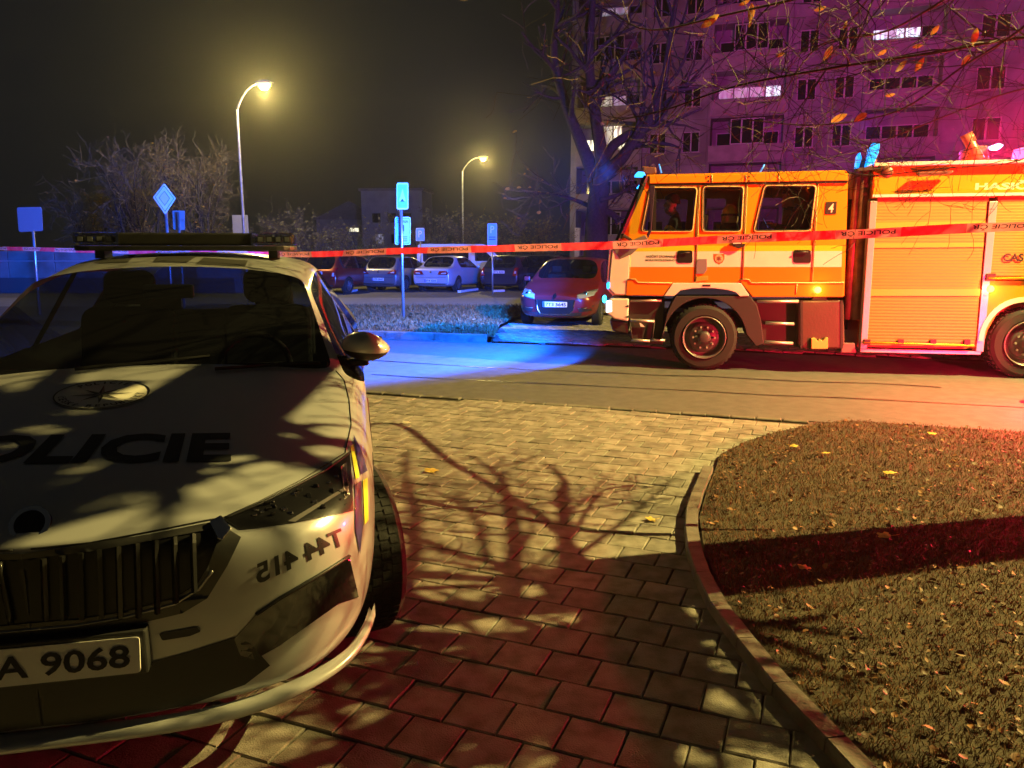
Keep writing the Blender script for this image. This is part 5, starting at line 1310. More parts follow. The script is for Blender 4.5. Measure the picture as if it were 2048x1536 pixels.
# ================================================================== police tape
TPTS = [(at(-260, 496, 14.0)), at(0, 497, 12.0), at(160, 501, 10.4), at(400, 506, 9.2), at(600, 509, 8.0), at(800, 502, 7.0), at(1000, 497, 6.35), at(1240, 490, 5.7), at(1480, 477, 5.2), at(1740, 467, 4.85), at(2048, 453, 4.6), Vector((5.32, 4.70, 1.78))]
def spline(pts, n):
    out = []
    for i in range(len(pts) - 1):
        p0, p1, p2, p3 = pts[max(i - 1, 0)], pts[i], pts[i + 1], pts[min(i + 2, len(pts) - 1)]
        for k in range(n):
            t = k / n; out.append(.5 * ((2 * p1) + (p2 - p0) * t + (2 * p0 - 5 * p1 + 4 * p2 - p3) * t * t + (3 * p1 - p0 - 3 * p2 + p3) * t ** 3))
    return out + [pts[-1]]
tl = spline(TPTS, 24); cum = [0]
for a_, b_ in zip(tl, tl[1:]): cum.append(cum[-1] + (b_ - a_).length)
def tpos(s):
    s = max(0, min(cum[-1] - 1e-4, s)); lo, hi = 0, len(cum) - 1
    while hi - lo > 1:
        m_ = (lo + hi) // 2
        if cum[m_] <= s: lo = m_
        else: hi = m_
    t = (s - cum[lo]) / (cum[hi] - cum[lo]); p = tl[lo].lerp(tl[hi], t); d = (tl[hi] - tl[lo]).normalized(); return p, d
TH = .057
tape = empty('police_tape', tpos(0)[0]); tag(tape, 'red and white police barrier tape with upside down lettering stretched across the scene', 'tape')
t0 = tape.location.copy()
def tw(s, h, out=0.0):
    p, d = tpos(s); tilt = .22 * sin(s * 1.9) + .16 * sin(s * 5.1 + 1) + .08 * sin(s * 11) + 1.0 * max(0, min(1, (4.6 - s) / 1.5)); n = Vector((d.y, -d.x, 0)).normalized(); up = Vector((0, 0, 1)) * cos(tilt) + n * sin(tilt)
    return p + up * (h * TH / 2) + n * out + n * (.004 * sin(s * 23) * (1 - h * h * .3)) - t0
def trib(nm, s0, s1, m):
    k = max(2, int((s1 - s0) / .03)); V_, F_ = [], []
    for i in range(k + 1):
        s = s0 + (s1 - s0) * i / k
        for h in (-1, 0, 1): V_.append(tw(s, h))
    for i in range(k): b_ = i * 3; F_ += [(b_, b_ + 3, b_ + 4, b_ + 1), (b_ + 1, b_ + 4, b_ + 5, b_ + 2)]
    return mesh(nm, V_, F_, m, tape, True)
def translucent(m, k=.55):
    t = m.node_tree; b = t.nodes['Principled BSDF']; tr = t.nodes.new('ShaderNodeBsdfTranslucent'); mx = t.nodes.new('ShaderNodeMixShader'); o = t.nodes['Material Output']
    l = b.inputs['Base Color'].links
    if l: t.links.new(l[0].from_socket, tr.inputs[0])
    mx.inputs[0].default_value = k; t.links.new(b.outputs[0], mx.inputs[1]); t.links.new(tr.outputs[0], mx.inputs[2]); t.links.new(mx.outputs[0], o.inputs[0]); return m
tred = translucent(mat('tape_red', (.80, .03, .07), .35, col2=(.85, .10, .14), scale=14)); twhite = translucent(mat('tape_white', (.60, .27, .27), .35, var=.2, scale=12))
# find where each word stands in the photograph, by its left and right end
def find(u):
    best = min(range(0, 4000), key=lambda i: abs((lambda p: 1024 + F * (p.x) / ((p.y) * CP - (p.z - HC) * SP) - u)(tpos(cum[-1] * i / 4000)[0]))); return cum[-1] * best / 4000
words = [(690, 768), (860, 937), (1036, 1116), (1233, 1318), (1443, 1543), (1681, 1792), (1944, 2060)]
spans = [(find(a_), find(b_)) for a_, b_ in words]
prev = 0.0
tv, tf, tr_ = textmesh('POLICIE ČR', .012)
first = spans[0][0]; pitch = spans[1][0] - spans[0][0]; wl = spans[0][1] - spans[0][0]
s_ = first - pitch
while s_ > .3: spans.insert(0, (s_, s_ + wl)); s_ -= pitch
for a_, b_ in spans:
    if a_ - .03 > prev: trib('red_panel', prev, a_ - .03, tred)
    pn = trib('white_panel', max(a_ - .03, prev), b_ + .03, twhite); prev = b_ + .03
    V_ = [tw(b_ - x * (b_ - a_), (1 - 2 * y) * .62, .0035) for x, y in tv]
    tag(mesh('lettering', V_, tf, black, pn), kind='stuff')
trib('red_panel', prev, cum[-1], tred)
pp = TPTS[0]; po = empty('barrier_post', (pp.x, pp.y, 0)); tag(po, 'thin steel post beyond the left edge that holds the police tape', 'post')
MB().tube([(0, .03, -.1), (0, .03, 1.95)], .025, 8).build('shaft', steel, po, True); MB().box((0, .03, .01), (.2, .2, .03)).build('foot_plate', steel, po); MB().lathe([(.03, 0), (.0, .03)], (0, .03, 1.95), (1, 0, 0), (0, 1, 0), (0, 0, 1), 8).build('cap', plastic, po)

# ================================================================== concrete wall at the left
wallm = randmat('wall_concrete', (.28, .28, .29), (.36, .36, .37), .8, .3, 20, 1.2)
wy = 30.0; wall = empty('concrete_wall', (at(0, 540, wy).x, wy, 0)); tag(wall, 'long low concrete panel wall at the far left with a pale rail', 'wall')
x1 = at(470, 540, wy).x - wall.location.x
x = -14.0; i = 0; pmx = None
while x < x1:
    if pmx is None: o = MB().box((.89, 0, .79), (1.77, .16, 1.66)).build('wall_panel', wallm, wall, False, .01); pmx = o.data; o.location.x = x
    else: o = bpy.data.objects.new('wall_panel', pmx); C.objects.link(o); o.parent = wall; bevel(o, .01); o.location.x = x
    x += 1.8
MB().box(((x1 - 14) / 2, -.12, 1.24), (x1 + 14, .05, .05)).build('rail', mat('rail_pale', (.6, .6, .66), .4, .4), wall)
MB().box(((x1 - 14) / 2, -.1, .25), (x1 + 14, .06, .7)).build('plinth', mat('plinth_dark', (.10, .10, .11), .8), wall)

# ================================================================== panel building
FA = radians(19); fx = Vector((cos(FA), -sin(FA), 0)); fn_ = Vector((-sin(FA), -cos(FA), 0)); fo = at(1148, 480, 54); fo.z = 0
bld = empty('apartment_block', fo, -FA); tag(bld, 'tall prefabricated apartment block behind the fire engine with a few lit windows', 'building')
bpy.context.view_layer.update(); BI = bld.matrix_world.inverted(); BE = BI @ EYE; BR = BI.to_3x3()
def bs(u, v=300, y=0): d = BR @ ray(u, v); p = BE + d * ((y - BE.y) / d.y); return p.x, p.z
wallp = randmat('panel_render', (.16, .155, .17), (.21, .2, .22), .85, .2, 6, .6); para = mat('parapet', (.20, .17, .18), .85, var=.15, scale=2); darkw = glassmat('dark_pane', (.03, .03, .04), .0, .05); framew = mat('window_frame', (.26, .26, .28), .5)
litw = [litmat('lit_pane_warm', (1.0, .93, .62), 1.8), litmat('lit_pane_cool', (.7, .86, 1.0), 1.5), litmat('lit_pane_dim', (.75, .72, .85), .28), litmat('lit_pane_soft', (.8, .85, .6), .55)]
SH = 2.8; z00 = bs(1310, 288)[1] - 3 * SH + 0   # sill grid: window centres of storey k at zc(k)
zc = lambda k: bs(1310, 288)[1] + (k - 2) * SH
bays = [(1148, 1284, 'loggia'), (1284, 1412, 'wall2'), (1412, 1572, 'loggia'), (1572, 1716, 'wall2'), (1716, 1880, 'loggia'), (1880, 2060, 'wall1'), (2060, 2260, 'loggia')]
lit = {(0, 2): ('a', 0), (0, 3): ('b', 3), (0, 5): ('b', 2), (4, 4): ('a', 1), (2, 3): ('c', 2), (6, 3): ('a', 2)}
def winobj(x0, x1_, z0, z1, y, panes, mats_, sill=True):
    w_ = MB(); t = .06
    for a_, b_ in (((x0, z0), (x1_, z0 + t)), ((x0, z1 - t), (x1_, z1)), ((x0, z0 + t), (x0 + t, z1 - t)), ((x1_ - t, z0 + t), (x1_, z1 - t))): w_.box(((a_[0] + b_[0]) / 2, y, (a_[1] + b_[1]) / 2), (b_[0] - a_[0], .08, b_[1] - a_[1]))
    for k in range(1, panes): xx = x0 + (x1_ - x0) * k / panes; w_.box((xx, y, (z0 + z1) / 2), (.09, .08, z1 - z0 - 2 * t))
    o = w_.build('window', framew, bld)
    for k in range(panes):
        a_, b_ = x0 + (x1_ - x0) * k / panes + .05, x0 + (x1_ - x0) * (k + 1) / panes - .05
        MB().quad((a_, y + .02, z0 + t), (b_, y + .02, z0 + t), (b_, y + .02, z1 - t), (a_, y + .02, z1 - t)).build('pane', mats_[k % len(mats_)], o)
    if sill: MB().box(((x0 + x1_) / 2, -.06, z0 - .04), (x1_ - x0 + .2, .2, .05)).build('sill', para, o)
    return o
NS = 8
for bi, (u0, u1, kind) in enumerate(bays):
    x0, x1_ = bs(u0)[0], bs(u1)[0]; wd = x1_ - x0
    for k in range(-1, NS):
        zm = zc(k); zl, zh = zm - SH / 2, zm + SH / 2
        if k < 0: 
            MB().box(((x0 + x1_) / 2, .2, zm), (wd - .02, .4, SH - .02)).build('wall_panel', wallp, bld, False, .01); continue
        w0, w1 = zm - .62, zm + .68
        li = lit.get((bi, k))
        if kind == 'loggia':
            # recessed balcony: slab, parapet, back wall with windows
            MB().box(((x0 + x1_) / 2, .7, zl + .08), (wd - .02, 1.5, .16)).build('balcony_slab', wallp, bld)
            pw = MB().box(((x0 + x1_) / 2, -.12, zl + .62), (wd * .94, .08, 1.0)).build('parapet', para, bld, False, .01)
            MB().box(((x0 + x1_) / 2, 1.5, zm), (wd, .1, SH)).build('back_wall', wallp, bld)
            ps = 4; nd = random.Random(bi * 31 + k)
            ms_l = [darkw] * ps
            if li:
                m_ = litw[li[1]]
                ms_l = {'a': [m_, litw[3] if li[1] == 0 else m_, m_, darkw], 'b': [darkw, m_, litw[2], darkw], 'c': [litw[2], litw[2], litw[2], litw[1]]}[li[0]]
            winobj(x0 + wd * .1, x0 + wd * .9, w0, w1, 1.42, ps, ms_l, False)
            for xx in (x0 + .12, x1_ - .12): MB().box((xx, .6, zm), (.22, 1.5, SH)).build('fin_wall', wallp, bld)
            if bi != 4 and (k + bi) % 2 == 0:      # glazed-in balcony fronts differ from flat to flat
                winobj(x0 + wd * .3, x0 + wd * .72, zl + 1.14, zh - .1, -.1, 3, [darkw] if not li else ms_l, False)
        else:
            nw = 2 if kind == 'wall2' else 1
            MB().box(((x0 + x1_) / 2, .12, (zl + w0) / 2), (wd - .02, .24, w0 - zl - .01)).build('wall_panel', wallp, bld, False, .008); MB().box(((x0 + x1_) / 2, .12, (zh + w1) / 2), (wd - .02, .24, zh - w1 - .01)).build('wall_panel', wallp, bld, False, .008)
            cs_ = [x0 + wd * .24, x0 + wd * .76] if nw == 2 else [x0 + wd * .5]; hw = .55 if nw == 2 else .75; ed = [x0 + .01] + [q_ for c_ in cs_ for q_ in (c_ - hw, c_ + hw)] + [x1_ - .01]
            for e0, e1_ in zip(ed[::2], ed[1::2]): MB().box(((e0 + e1_) / 2, .12, (w0 + w1) / 2), (e1_ - e0, .24, w1 - w0)).build('wall_pier', wallp, bld)
            for c_ in cs_: winobj(c_ - hw, c_ + hw, w0, w1, .15, 2, [litw[li[1]]] if li else [darkw])
xa, xb = bs(1148)[0], bs(2260)[0]
MB().box(((xa + xb) / 2, 4.8, 12), (xb - xa, 6.2, 27)).build('building_core', wallp, bld)
MB().box((xa - .1, 3.5, 11), (.25, 7, 25)).build('gable_wall', wallp, bld)
MB().box(((xa + xb) / 2, 3.5, zc(NS) - SH / 2 + .3), (xb - xa + .6, 8, .5)).build('roof', para, bld)
# pale strip on the ground floor beside the tree
MB().box((bs(1160)[0], -.3, 1.6), (.35, .3, 3.2)).build('door_pillar', mat('pillar_pale', (.6, .58, .55), .7), bld)
# small block far off
fb = empty('distant_house', (at(785, 480, 95).x, 95, 0), -.1); tag(fb, 'dim distant house behind the shrubs with one lit window', 'building')
MB().box((0, 3, 4.4), (7.5, 6, 8.8)).build('wall', mat('house_wall', (.3, .29, .32), .9, var=.1, scale=1), fb); MB().box((0, 3, 8.95), (8, 6.5, .3)).build('roof', para, fb)
for (a_, z_, m_) in ((-1.9, 5.6, darkw), (0.0, 5.6, darkw), (1.9, 5.6, darkw), (-1.6, 5.2 - 2.1, litw[2]), (.4, 3.1, darkw), (2.0, 3.1, darkw)):
    f_ = MB().box((a_, -.02, z_), (1.2, .1, 1.3)).build('window', framew, fb); MB().box((a_, -.08, z_), (1.0, .06, 1.1)).build('pane', m_, f_)
fb2 = empty('distant_house', (at(700, 480, 110).x, 110, 0), .15); tag(fb2, 'farther low house left of the dim one, almost lost in the dark', 'building')
MB().box((0, 3, 3), (9, 6, 6)).build('wall', MATS['house_wall'], fb2); MB().prism([(-4.9, 0), (4.9, 0), (0, 2.6)], (0, -.2, 6), (1, 0, 0), (0, 0, 1), (0, 1, 0), 6.4).build('roof', para, fb2)
f_ = MB().box((.6, -.02, 4.6), (1.5, .1, .9)).build('window', framew, fb2); MB().box((.6, -.08, 4.6), (1.3, .06, .5)).build('pane', litw[0], f_)
f_ = MB().box((-2.6, -.02, 3.0), (1.2, .1, 1.2)).build('window', framew, fb2); MB().box((-2.6, -.08, 3.0), (1.0, .06, 1.0)).build('pane', darkw, f_)

# ================================================================== trees and shrubs
barkm = mat('bark', (.016, .012, .010), .9, col2=(.036, .028, .022), scale=14, bump=.7, bscale=35)
twigm = mat('twig', (.10, .075, .05), .85, var=.3, scale=9); twigy = mat('twig_pale', (.13, .10, .055), .85, var=.3, scale=7)
aleaf = randmat('autumn_leaf', (.42, .20, .05), (.62, .42, .12), .55, 0, 1, 20); translucent(aleaf, .5)
def rvec(r): return Vector((r.gauss(0, 1), r.gauss(0, 1), r.gauss(0, 1)))
def grow(M, T, p, d, rad, L, depth, r, lean=Vector((0, 0, .15)), jit=.28, kids=(2, 4), shrink=.68, tips=None, minr=.003, seg=5):
    """one limb, then its side limbs"""
    path = [p.copy()]; rr = [rad]; dd = d.normalized()
    for i in range(seg):
        dd = (dd + rvec(r) * jit * .5 + lean * .3).normalized(); path.append(path[-1] + dd * (L / seg)); rr.append(max(minr, rad * (1 - .62 * (i + 1) / seg)))
    (M if rad > .02 else T).tube(path, rr, 6 if rad > .05 else (5 if rad > .02 else 3), False)
    if tips is not None: tips += path[2:]
    if depth <= 0: return
    for k in range(r.randint(*kids)):
        i = r.randint(1, seg); t_ = path[i]; nd = (dd * .55 + rvec(r) * .62).normalized()
        grow(M, T, t_, nd, max(minr, rr[i] * r.uniform(.5, .72)), L * r.uniform(.5, .8) * (shrink / .68), depth - 1, r, lean, jit, kids, shrink, tips, minr, seg)
def tree(name, label, base, limbs, seed, depth=4, kids=(2, 4), lean=Vector((0, 0, .15)), leaves=0, leafm_=None, group=None, twig=None, leaf_size=.06, minr=.004, cat='tree'):
    """limbs: list of (points, start radius, end radius, side limb length, side limb count)"""
    r = random.Random(seed); root = empty(name, base); tag(root, label, cat, group); M, T = MB(), MB(); tips = []
    for pts, r0, r1, sl, sn in limbs:
        pts = [Vector(p) - Vector(base) for p in pts]; n = len(pts); P = spline(pts, 5); R_ = [r0 + (r1 - r0) * i / (len(P) - 1) for i in range(len(P))]
        (M if r0 > .015 else T).tube(P, R_, 8 if r0 > .05 else 5, False); tips += P[len(P) // 2:]
        for k in range(sn):
            i = r.randint(len(P) // 3, len(P) - 1); d = (P[min(i + 1, len(P) - 1)] - P[max(i - 1, 0)]).normalized()
            grow(M, T, P[i], (d * .6 + rvec(r) * .55), R_[i] * .6, sl * r.uniform(.6, 1.15), depth - 2, r, lean, .3, kids, .68, tips, minr)
    if M.v: M.build('trunk', barkm, root, True)
    if T.v: tag(T.build('crown', twig or twigm, root), kind=None)
    if leaves:
        V_, F_ = [], []
        for k in range(leaves):
            p = r.choice(tips); lv, lf = leaf_geo(leaf_size * r.uniform(.6, 1.3), r); Mx = Matrix.Translation(p + rvec(r) * .03) @ Matrix.Rotation(r.uniform(0, 6.3), 4, 'Z') @ Matrix.Rotation(r.uniform(-1.4, 1.4), 4, 'X'); b_ = len(V_)
            V_ += [Mx @ Vector(q) for q in lv]; F_ += [tuple(i + b_ for i in f) for f in lf]
        tag(mesh('foliage', V_, F_, leafm_ or aleaf, root, True), kind='stuff')
    return root, tips
def px(Y, *pts): return [at(u, v, Y) for u, v in pts]
# big bare tree before the apartment block
TY_ = 27.0; bt_ = at(1190, 560, TY_); bt_.z = 0
tree('bare_tree', 'big bare forked tree standing behind the dark red car and the engine cab', bt_, [
    ([bt_] + px(TY_, (1192, 500), (1194, 430), (1200, 370)), .46, .33, 1, 2),
    (px(TY_, (1198, 385), (1180, 330), (1160, 280), (1128, 200), (1108, 110), (1115, 20), (1105, -60)), .27, .06, 2.2, 10),
    (px(TY_ - .3, (1200, 372), (1204, 320), (1192, 240), (1180, 150), (1182, 60), (1190, -60)), .27, .08, 2.4, 12),
    (px(TY_ - .2, (1204, 325), (1228, 290), (1268, 262), (1310, 225), (1352, 190), (1400, 150)), .2, .05, 2.2, 10),
    (px(TY_ - .5, (1205, 350), (1240, 320), (1262, 290), (1300, 240), (1328, 160), (1342, 60), (1360, -40)), .24, .06, 2.4, 12),
    (px(TY_ + .5, (1196, 420), (1150, 400), (1105, 388), (1065, 385)), .09, .02, 1.4, 10), (px(TY_ - .4, (1200, 400), (1235, 390), (1262, 372)), .10, .03, 1.0, 10)], 5, 4, (2, 3), leaves=160, leaf_size=.16, minr=.009)
# trees at the left
for i, (u, v, Y, w_, lb) in enumerate(((285, 330, 34, 1.0, 'bare bushy tree left of the diamond sign'), (402, 318, 36, 1.1, 'bare tree between the diamond sign and the nearer street lamp'), (195, 400, 38, .8, 'low bare tree behind the square sign at the left'))):
    b = at(u, 560, Y); b.z = 0; r = random.Random(40 + i); zt_ = at(u, v, Y).z; lim = []
    for k in range(15):
        dx = r.uniform(-1.1, 1.1) * w_; lim.append(([b + Vector((dx * .1, 0, 0)), b + Vector((dx * .5, r.uniform(-.5, .5), zt_ * .35)), b + Vector((dx * 1.1, r.uniform(-.8, .8), zt_ * .7)), b + Vector((dx * 1.5 + r.uniform(-.3, .3), r.uniform(-1, 1), zt_ * r.uniform(.85, 1.02)))], .07, .012, 1.0, 12))
    tree('bare_tree', lb, b, lim, 60 + i, 4, (2, 4), leaves=160, leaf_size=.1, minr=.007, twig=twigy, group='bare trees along the far side')
# shrubs behind the parked cars
for i, (u, v, Y, s_, lb) in enumerate(((560, 448, 40, 1.5, 'shrub just right of the lightbar end'), (640, 452, 42, 1.6, 'shrub above the red estate car'), (720, 462, 44, 1.5, 'shrub above the grey hatchback'), (868, 432, 46, 1.9, 'yellow lit shrub between the hump sign and the farther lamp mast'), (930, 440, 46, 1.9, 'yellow lit shrub at the foot of the farther lamp mast'), (1020, 446, 46, 1.8, 'shrub right of the tall parking sign'), (1085, 452, 44, 1.6, 'dark shrub behind the roof of the dark red car'), (470, 455, 42, 1.6, 'shrub behind the middle of the lightbar'))):
    b = at(u, 540, Y); b.z = 0; r = random.Random(80 + i); zt_ = at(u, v, Y).z; lim = []
    for k in range(11):
        a_ = r.uniform(0, 2 * pi); q = r.uniform(.3, 1) * s_; lim.append(([b + Vector((cos(a_) * .2, sin(a_) * .2, 0)), b + Vector((cos(a_) * q * .55, sin(a_) * q * .4, zt_ * .5)), b + Vector((cos(a_) * q * 1.15, sin(a_) * q * .7, zt_ * r.uniform(.7, 1.02)))], .03, .008, .8, 9))
    tree('shrub', lb, b, lim, 100 + i, 4, (2, 3), leaves=700, leaf_size=.11, minr=.006, twig=twigy, leafm_=mat('shrub_leaf', (.22, .20, .05), .7, var=.4, scale=5), group='shrubs behind the car park', cat='shrub')
# near tree right of the frame: it throws the branch shadows and reaches over the engine
NT = Vector((5.5, 4.77, 0)); FK = Vector((5.42, 4.76, 3.95))
def toward(u, v, k, z=0.0): g_ = G(u, v, z); return g_ + (LAMP - g_) * k
def shp(k, *pts, z=0.0): return [toward(u, v, k + .012 * i, z) for i, (u, v) in enumerate(pts)]
near_limbs = [([NT + Vector((0, 0, -.1)), NT + Vector((-.02, 0, 1.2)), NT + Vector((-.05, -.01, 2.6)), FK], .235, .17, .5, 0),
  ([FK - Vector((0, 0, .2))] + shp(.5, (1290, 1180), (1225, 1160), (1200, 1060), (1195, 1000), (1190, 960), (1160, 935)), .028, .006, .36, 7),
  ([FK - Vector((0, 0, .1))] + shp(.5, (1200, 1190), (1110, 1195), (1105, 1090), (1085, 1010), (1065, 960), (1045, 940), (1000, 912)), .026, .005, .36, 8),
  ([FK] + shp(.51, (1200, 1205), (960, 1205), (905, 1190), (915, 1080), (905, 1020), (885, 960), (878, 905)), .026, .005, .36, 7),
  (shp(.52, (1110, 1150), (1055, 1115), (1040, 1060), (1000, 1010), (960, 990), (890, 960)), .011, .004, .3, 5),
  ([FK] + shp(.5, (1400, 1185), (1250, 1160), (1100, 1132), (1000, 1110), (900, 1088), (810, 1058)), .016, .006, .3, 5),
  (shp(.51, (1300, 1190), (1100, 1145), (950, 1120), (810, 1102)), .011, .005, .3, 5),
  (shp(.5, (1225, 1110), (1290, 1060), (1350, 1010), (1400, 960)), .010, .003, .3, 5),
  ([FK] + shp(.49, (1300, 1200), (1100, 1215), (950, 1225), (780, 1200)), .055, .025, .4, 6)]
rr_ = random.Random(21)
for k in range(15):           # lower boughs that darken the near paving
    u0 = 1350 + rr_.uniform(-60, 60); u1 = rr_.uniform(780, 1520); v1 = rr_.uniform(1260, 1560)
    near_limbs.append(([FK] + shp(.50, (u0, 1230), ((u0 + u1) / 2 + rr_.uniform(-80, 80), (1230 + v1) / 2 + rr_.uniform(-30, 30)), (u1, v1)), rr_.uniform(.03, .065), .02, .45, 6))
hb = [FK] + [toward(1150, 1040, .50), toward(960, 930, .51), toward(790, 850, .51), toward(672, 770, .51, .95), toward(520, 790, .51, .95)]
near_limbs.append((hb, .011, .016, .3, 3))         # bough and thick stubs added to shade the bonnet
for pts, r0 in (([(580, 785), (560, 850), (520, 900), (450, 945)], .07), ([(520, 790), (440, 860), (360, 900), (230, 930)], .08), ([(440, 830), (350, 880), (240, 915), (60, 935)], .05), ([(200, 840), (100, 880), (20, 920)], .05)):
    near_limbs.append((shp(.51, *pts, z=.93), r0, r0 * .55, .3, 7))
# boughs over the road
for Y, pts, r0 in ((4.9, [(2420, -260), (2200, 20), (1950, 90), (1700, 130), (1480, 170), (1330, 220), (1240, 240)], .026), (5.2, [(2420, -160), (2200, 120), (2000, 190), (1820, 260), (1700, 310)], .018), (4.6, [(2300, -350), (2000, -120), (1700, -30), (1450, 30), (1300, 60), (1220, 20)], .022), (5.4, [(2350, 60), (2200, 230), (2040, 320), (1900, 335), (1760, 350), (1690, 345)], .012), (5.0, [(2200, -200), (1950, -40), (1780, 60), (1640, 90), (1560, 200)], .018), (4.7, [(2250, -100), (2040, 60), (1930, 130), (1800, 220), (1640, 250), (1500, 240)], .016)):
    near_limbs.append(([FK + Vector((.0, .05, .1))] + px(Y, *pts), r0 * .6, .003, .55, 22))
nt_, ntips = tree('leaning_tree', 'bare tree beyond the right edge whose boughs hang over the fire engine', NT, near_limbs, 77, 4, (2, 3), lean=Vector((0, 0, -.02)), leaves=0, minr=.0016)
# the last leaves on it that can be picked out
for i, (u, v, L, sl) in enumerate(((1420, 44, .10, 35), (1502, 24, .09, 85), (1489, 8, .06, 20), (1656, 106, .09, 60), (1950, 72, .08, 80), (1800, 132, .09, 40), (1838, 130, .08, 60), (1678, 236, .09, 25), (1722, 234, .08, 30), (1932, 120, .08, 45), (1640, 18, .06, 15), (1835, 92, .06, 10), (1765, 105, .05, 30), (1690, 50, .05, 60), (1500, 45, .05, 80), (1560, 110, .05, 20), (1870, 60, .06, 50), (1780, 190, .05, 10))):
    p = at(u, v, 4.6 + .15 * (i % 4)); r = random.Random(i); lv, lf = leaf_geo(L * 1.15, r, 0, .2); o = mesh('leaf', lv, lf, aleaf, nt_, True); o.location = p - NT
    o.rotation_euler = (pi / 2 + r.uniform(-.4, .4), -radians(sl), r.uniform(-.4, .4))

# ================================================================== people in the cab
uniform = mat('fire_uniform', (.018, .018, .026), .9, bump=.3, bscale=120); skinm = mat('skin', (.52, .30, .21), .55); hairm = mat('hair', (.03, .02, .015), .8); hivis = mat('hi_vis', (.75, .72, .05), .5)
def person(label, hip, yaw, J, name='person'):
    """J: joints relative to the hips in the body's own frame (x forward, y left, z up)"""
    root = empty(name, hip, yaw, None); tag(root, label, 'person', 'firefighters inside the cab')
    V_, R_, E_ = [], [], []
    def add(p, r, par=None):
        V_.append(Vector(p)); R_.append(r); i = len(V_) - 1
        if par is not None: E_.append((par, i))
        return i
    pel = add((0, 0, 0), (.15, .17)); ab = add((.02, 0, .2), (.13, .16), pel); ch = add(J['chest'], (.13, .18), ab); nk = add(J['neck'], (.06, .06), ch)
    hd = Vector(J['head']); fw_ = Vector(J['face']).normalized()
    h0 = add(hd + fw_ * .015 - Vector((0, 0, .07)), (.07, .068), nk); h1 = add(hd, (.098, .082), h0); h2 = add(hd - fw_ * .01 + Vector((0, 0, .07)), (.085, .076), h1)
    add(hd + fw_ * .115 - Vector((0, 0, .01)), (.016, .014), h1); add(hd + fw_ * .085 - Vector((0, 0, .095)), (.03, .032), h0)
    for s in (1, -1):
        sd = Vector((-fw_.y, fw_.x, 0)).normalized() * s; add(hd + sd * .085 - Vector((0, 0, .005)), (.014, .02), h1)
        sh_j = add(Vector(J['chest']) + Vector((0, s * .19, .06)), (.075, .08), ch); a_ = 'l' if s > 0 else 'r'
        el = add(J['elbow_' + a_], (.055, .055), sh_j); wr_j = add(J['wrist_' + a_], (.035, .032), el)
        d = (Vector(J['wrist_' + a_]) - Vector(J['elbow_' + a_])).normalized(); pm_ = add(Vector(J['wrist_' + a_]) + d * .06, (.035, .02), wr_j); side_ = d.cross(Vector((0, 0, 1))); side_ = side_.normalized() if side_.length > .01 else Vector((0, 1, 0))
        for k, (o_, l_) in enumerate(((-.028, .065), (-.01, .078), (.01, .072), (.028, .055))):
            f0 = add(V_[pm_] + d * .035 + side_ * o_, (.009, .009), pm_); add(V_[f0] + d * l_ * .55 + Vector((0, 0, -l_ * .5)), (.008, .008), f0)
        t0_ = add(V_[wr_j] + d * .03 + side_ * -.04 * s + Vector((0, 0, .01)), (.011, .011), wr_j); add(V_[t0_] + d * .04 + Vector((0, 0, .012)), (.009, .009), t0_)
        hj = add((.02, s * .1, -.02), (.1, .1), pel); kn = add((.42, s * .12, .02), (.075, .075), hj); an = add((.44, s * .12, -.4), (.045, .045), kn); add((.6, s * .12, -.45), (.04, .035), an)
    me = bpy.data.meshes.new('body'); me.from_pydata(V_, E_, []); o = bpy.data.objects.new('body', me); C.objects.link(o)
    sk = o.modifiers.new('skin', 'SKIN'); sk.use_smooth_shade = True
    for i, q in enumerate(me.skin_vertices[0].data): q.radius = R_[i]; q.use_root = i == 0
    sb = o.modifiers.new('sub', 'SUBSURF'); sb.levels = 2; sb.render_levels = 2
    dg = bpy.context.evaluated_depsgraph_get(); dg.update(); em_ = bpy.data.meshes.new_from_object(o.evaluated_get(dg)); bpy.data.objects.remove(o)
    em_.materials.clear()
    for m in (uniform, skinm): em_.materials.append(m)
    hands = [Vector(J['wrist_l']), Vector(J['wrist_r'])]
    for p in em_.polygons:
        c = p.center; p.material_index = 1 if ((c - hd).length < .17 and c.z > J['neck'][2]) or any((c - h).length < .16 and (c - (Vector(J['elbow_' + 'lr'[n]]))).length > (h - Vector(J['elbow_' + 'lr'[n]])).length - .01 for n, h in enumerate(hands)) else 0; p.use_smooth = True
    b = bpy.data.objects.new('body', em_); C.objects.link(b); b.parent = root
    # hair as a cap over the crown, and the face's eyes and mouth
    q = MB(); n, k = 8, 16
    for i in range(n + 1):
        t = pi / 2 * i / n
        for j in range(k):
            a_ = 2 * pi * j / k; q.v.append(hd + Vector((0, 0, .035)) - fw_ * .018 + Vector((cos(a_) * sin(t) * .112, sin(a_) * sin(t) * .098, cos(t) * .122 - .03 * (sin(t) > .9) * (1 if (cos(a_) * fw_.x + sin(a_) * fw_.y) < .2 else -1))))
    for i in range(n):
        for j in range(k): q.face((i * k + j, i * k + (j + 1) % k, (i + 1) * k + (j + 1) % k, (i + 1) * k + j))
    q.build('hair', hairm, root, True)
    sd = Vector((-fw_.y, fw_.x, 0)).normalized()
    for s in (1, -1): q = MB(); q.lathe([(.011, 0), (.008, .006), (0, .008)], hd + fw_ * .089 + sd * (.032 * s) + Vector((0, 0, .012)), sd, (0, 0, 1), fw_, 8); q.build('eye', mat('eye_dark', (.02, .015, .015), .3), root)
    MB().box(hd + fw_ * .095 - Vector((0, 0, .062)), (.012, .045, .008), Matrix.Rotation(atan2(fw_.y, fw_.x), 3, 'Z')).build('mouth', mat('lips', (.35, .14, .12), .5), root)
    return root
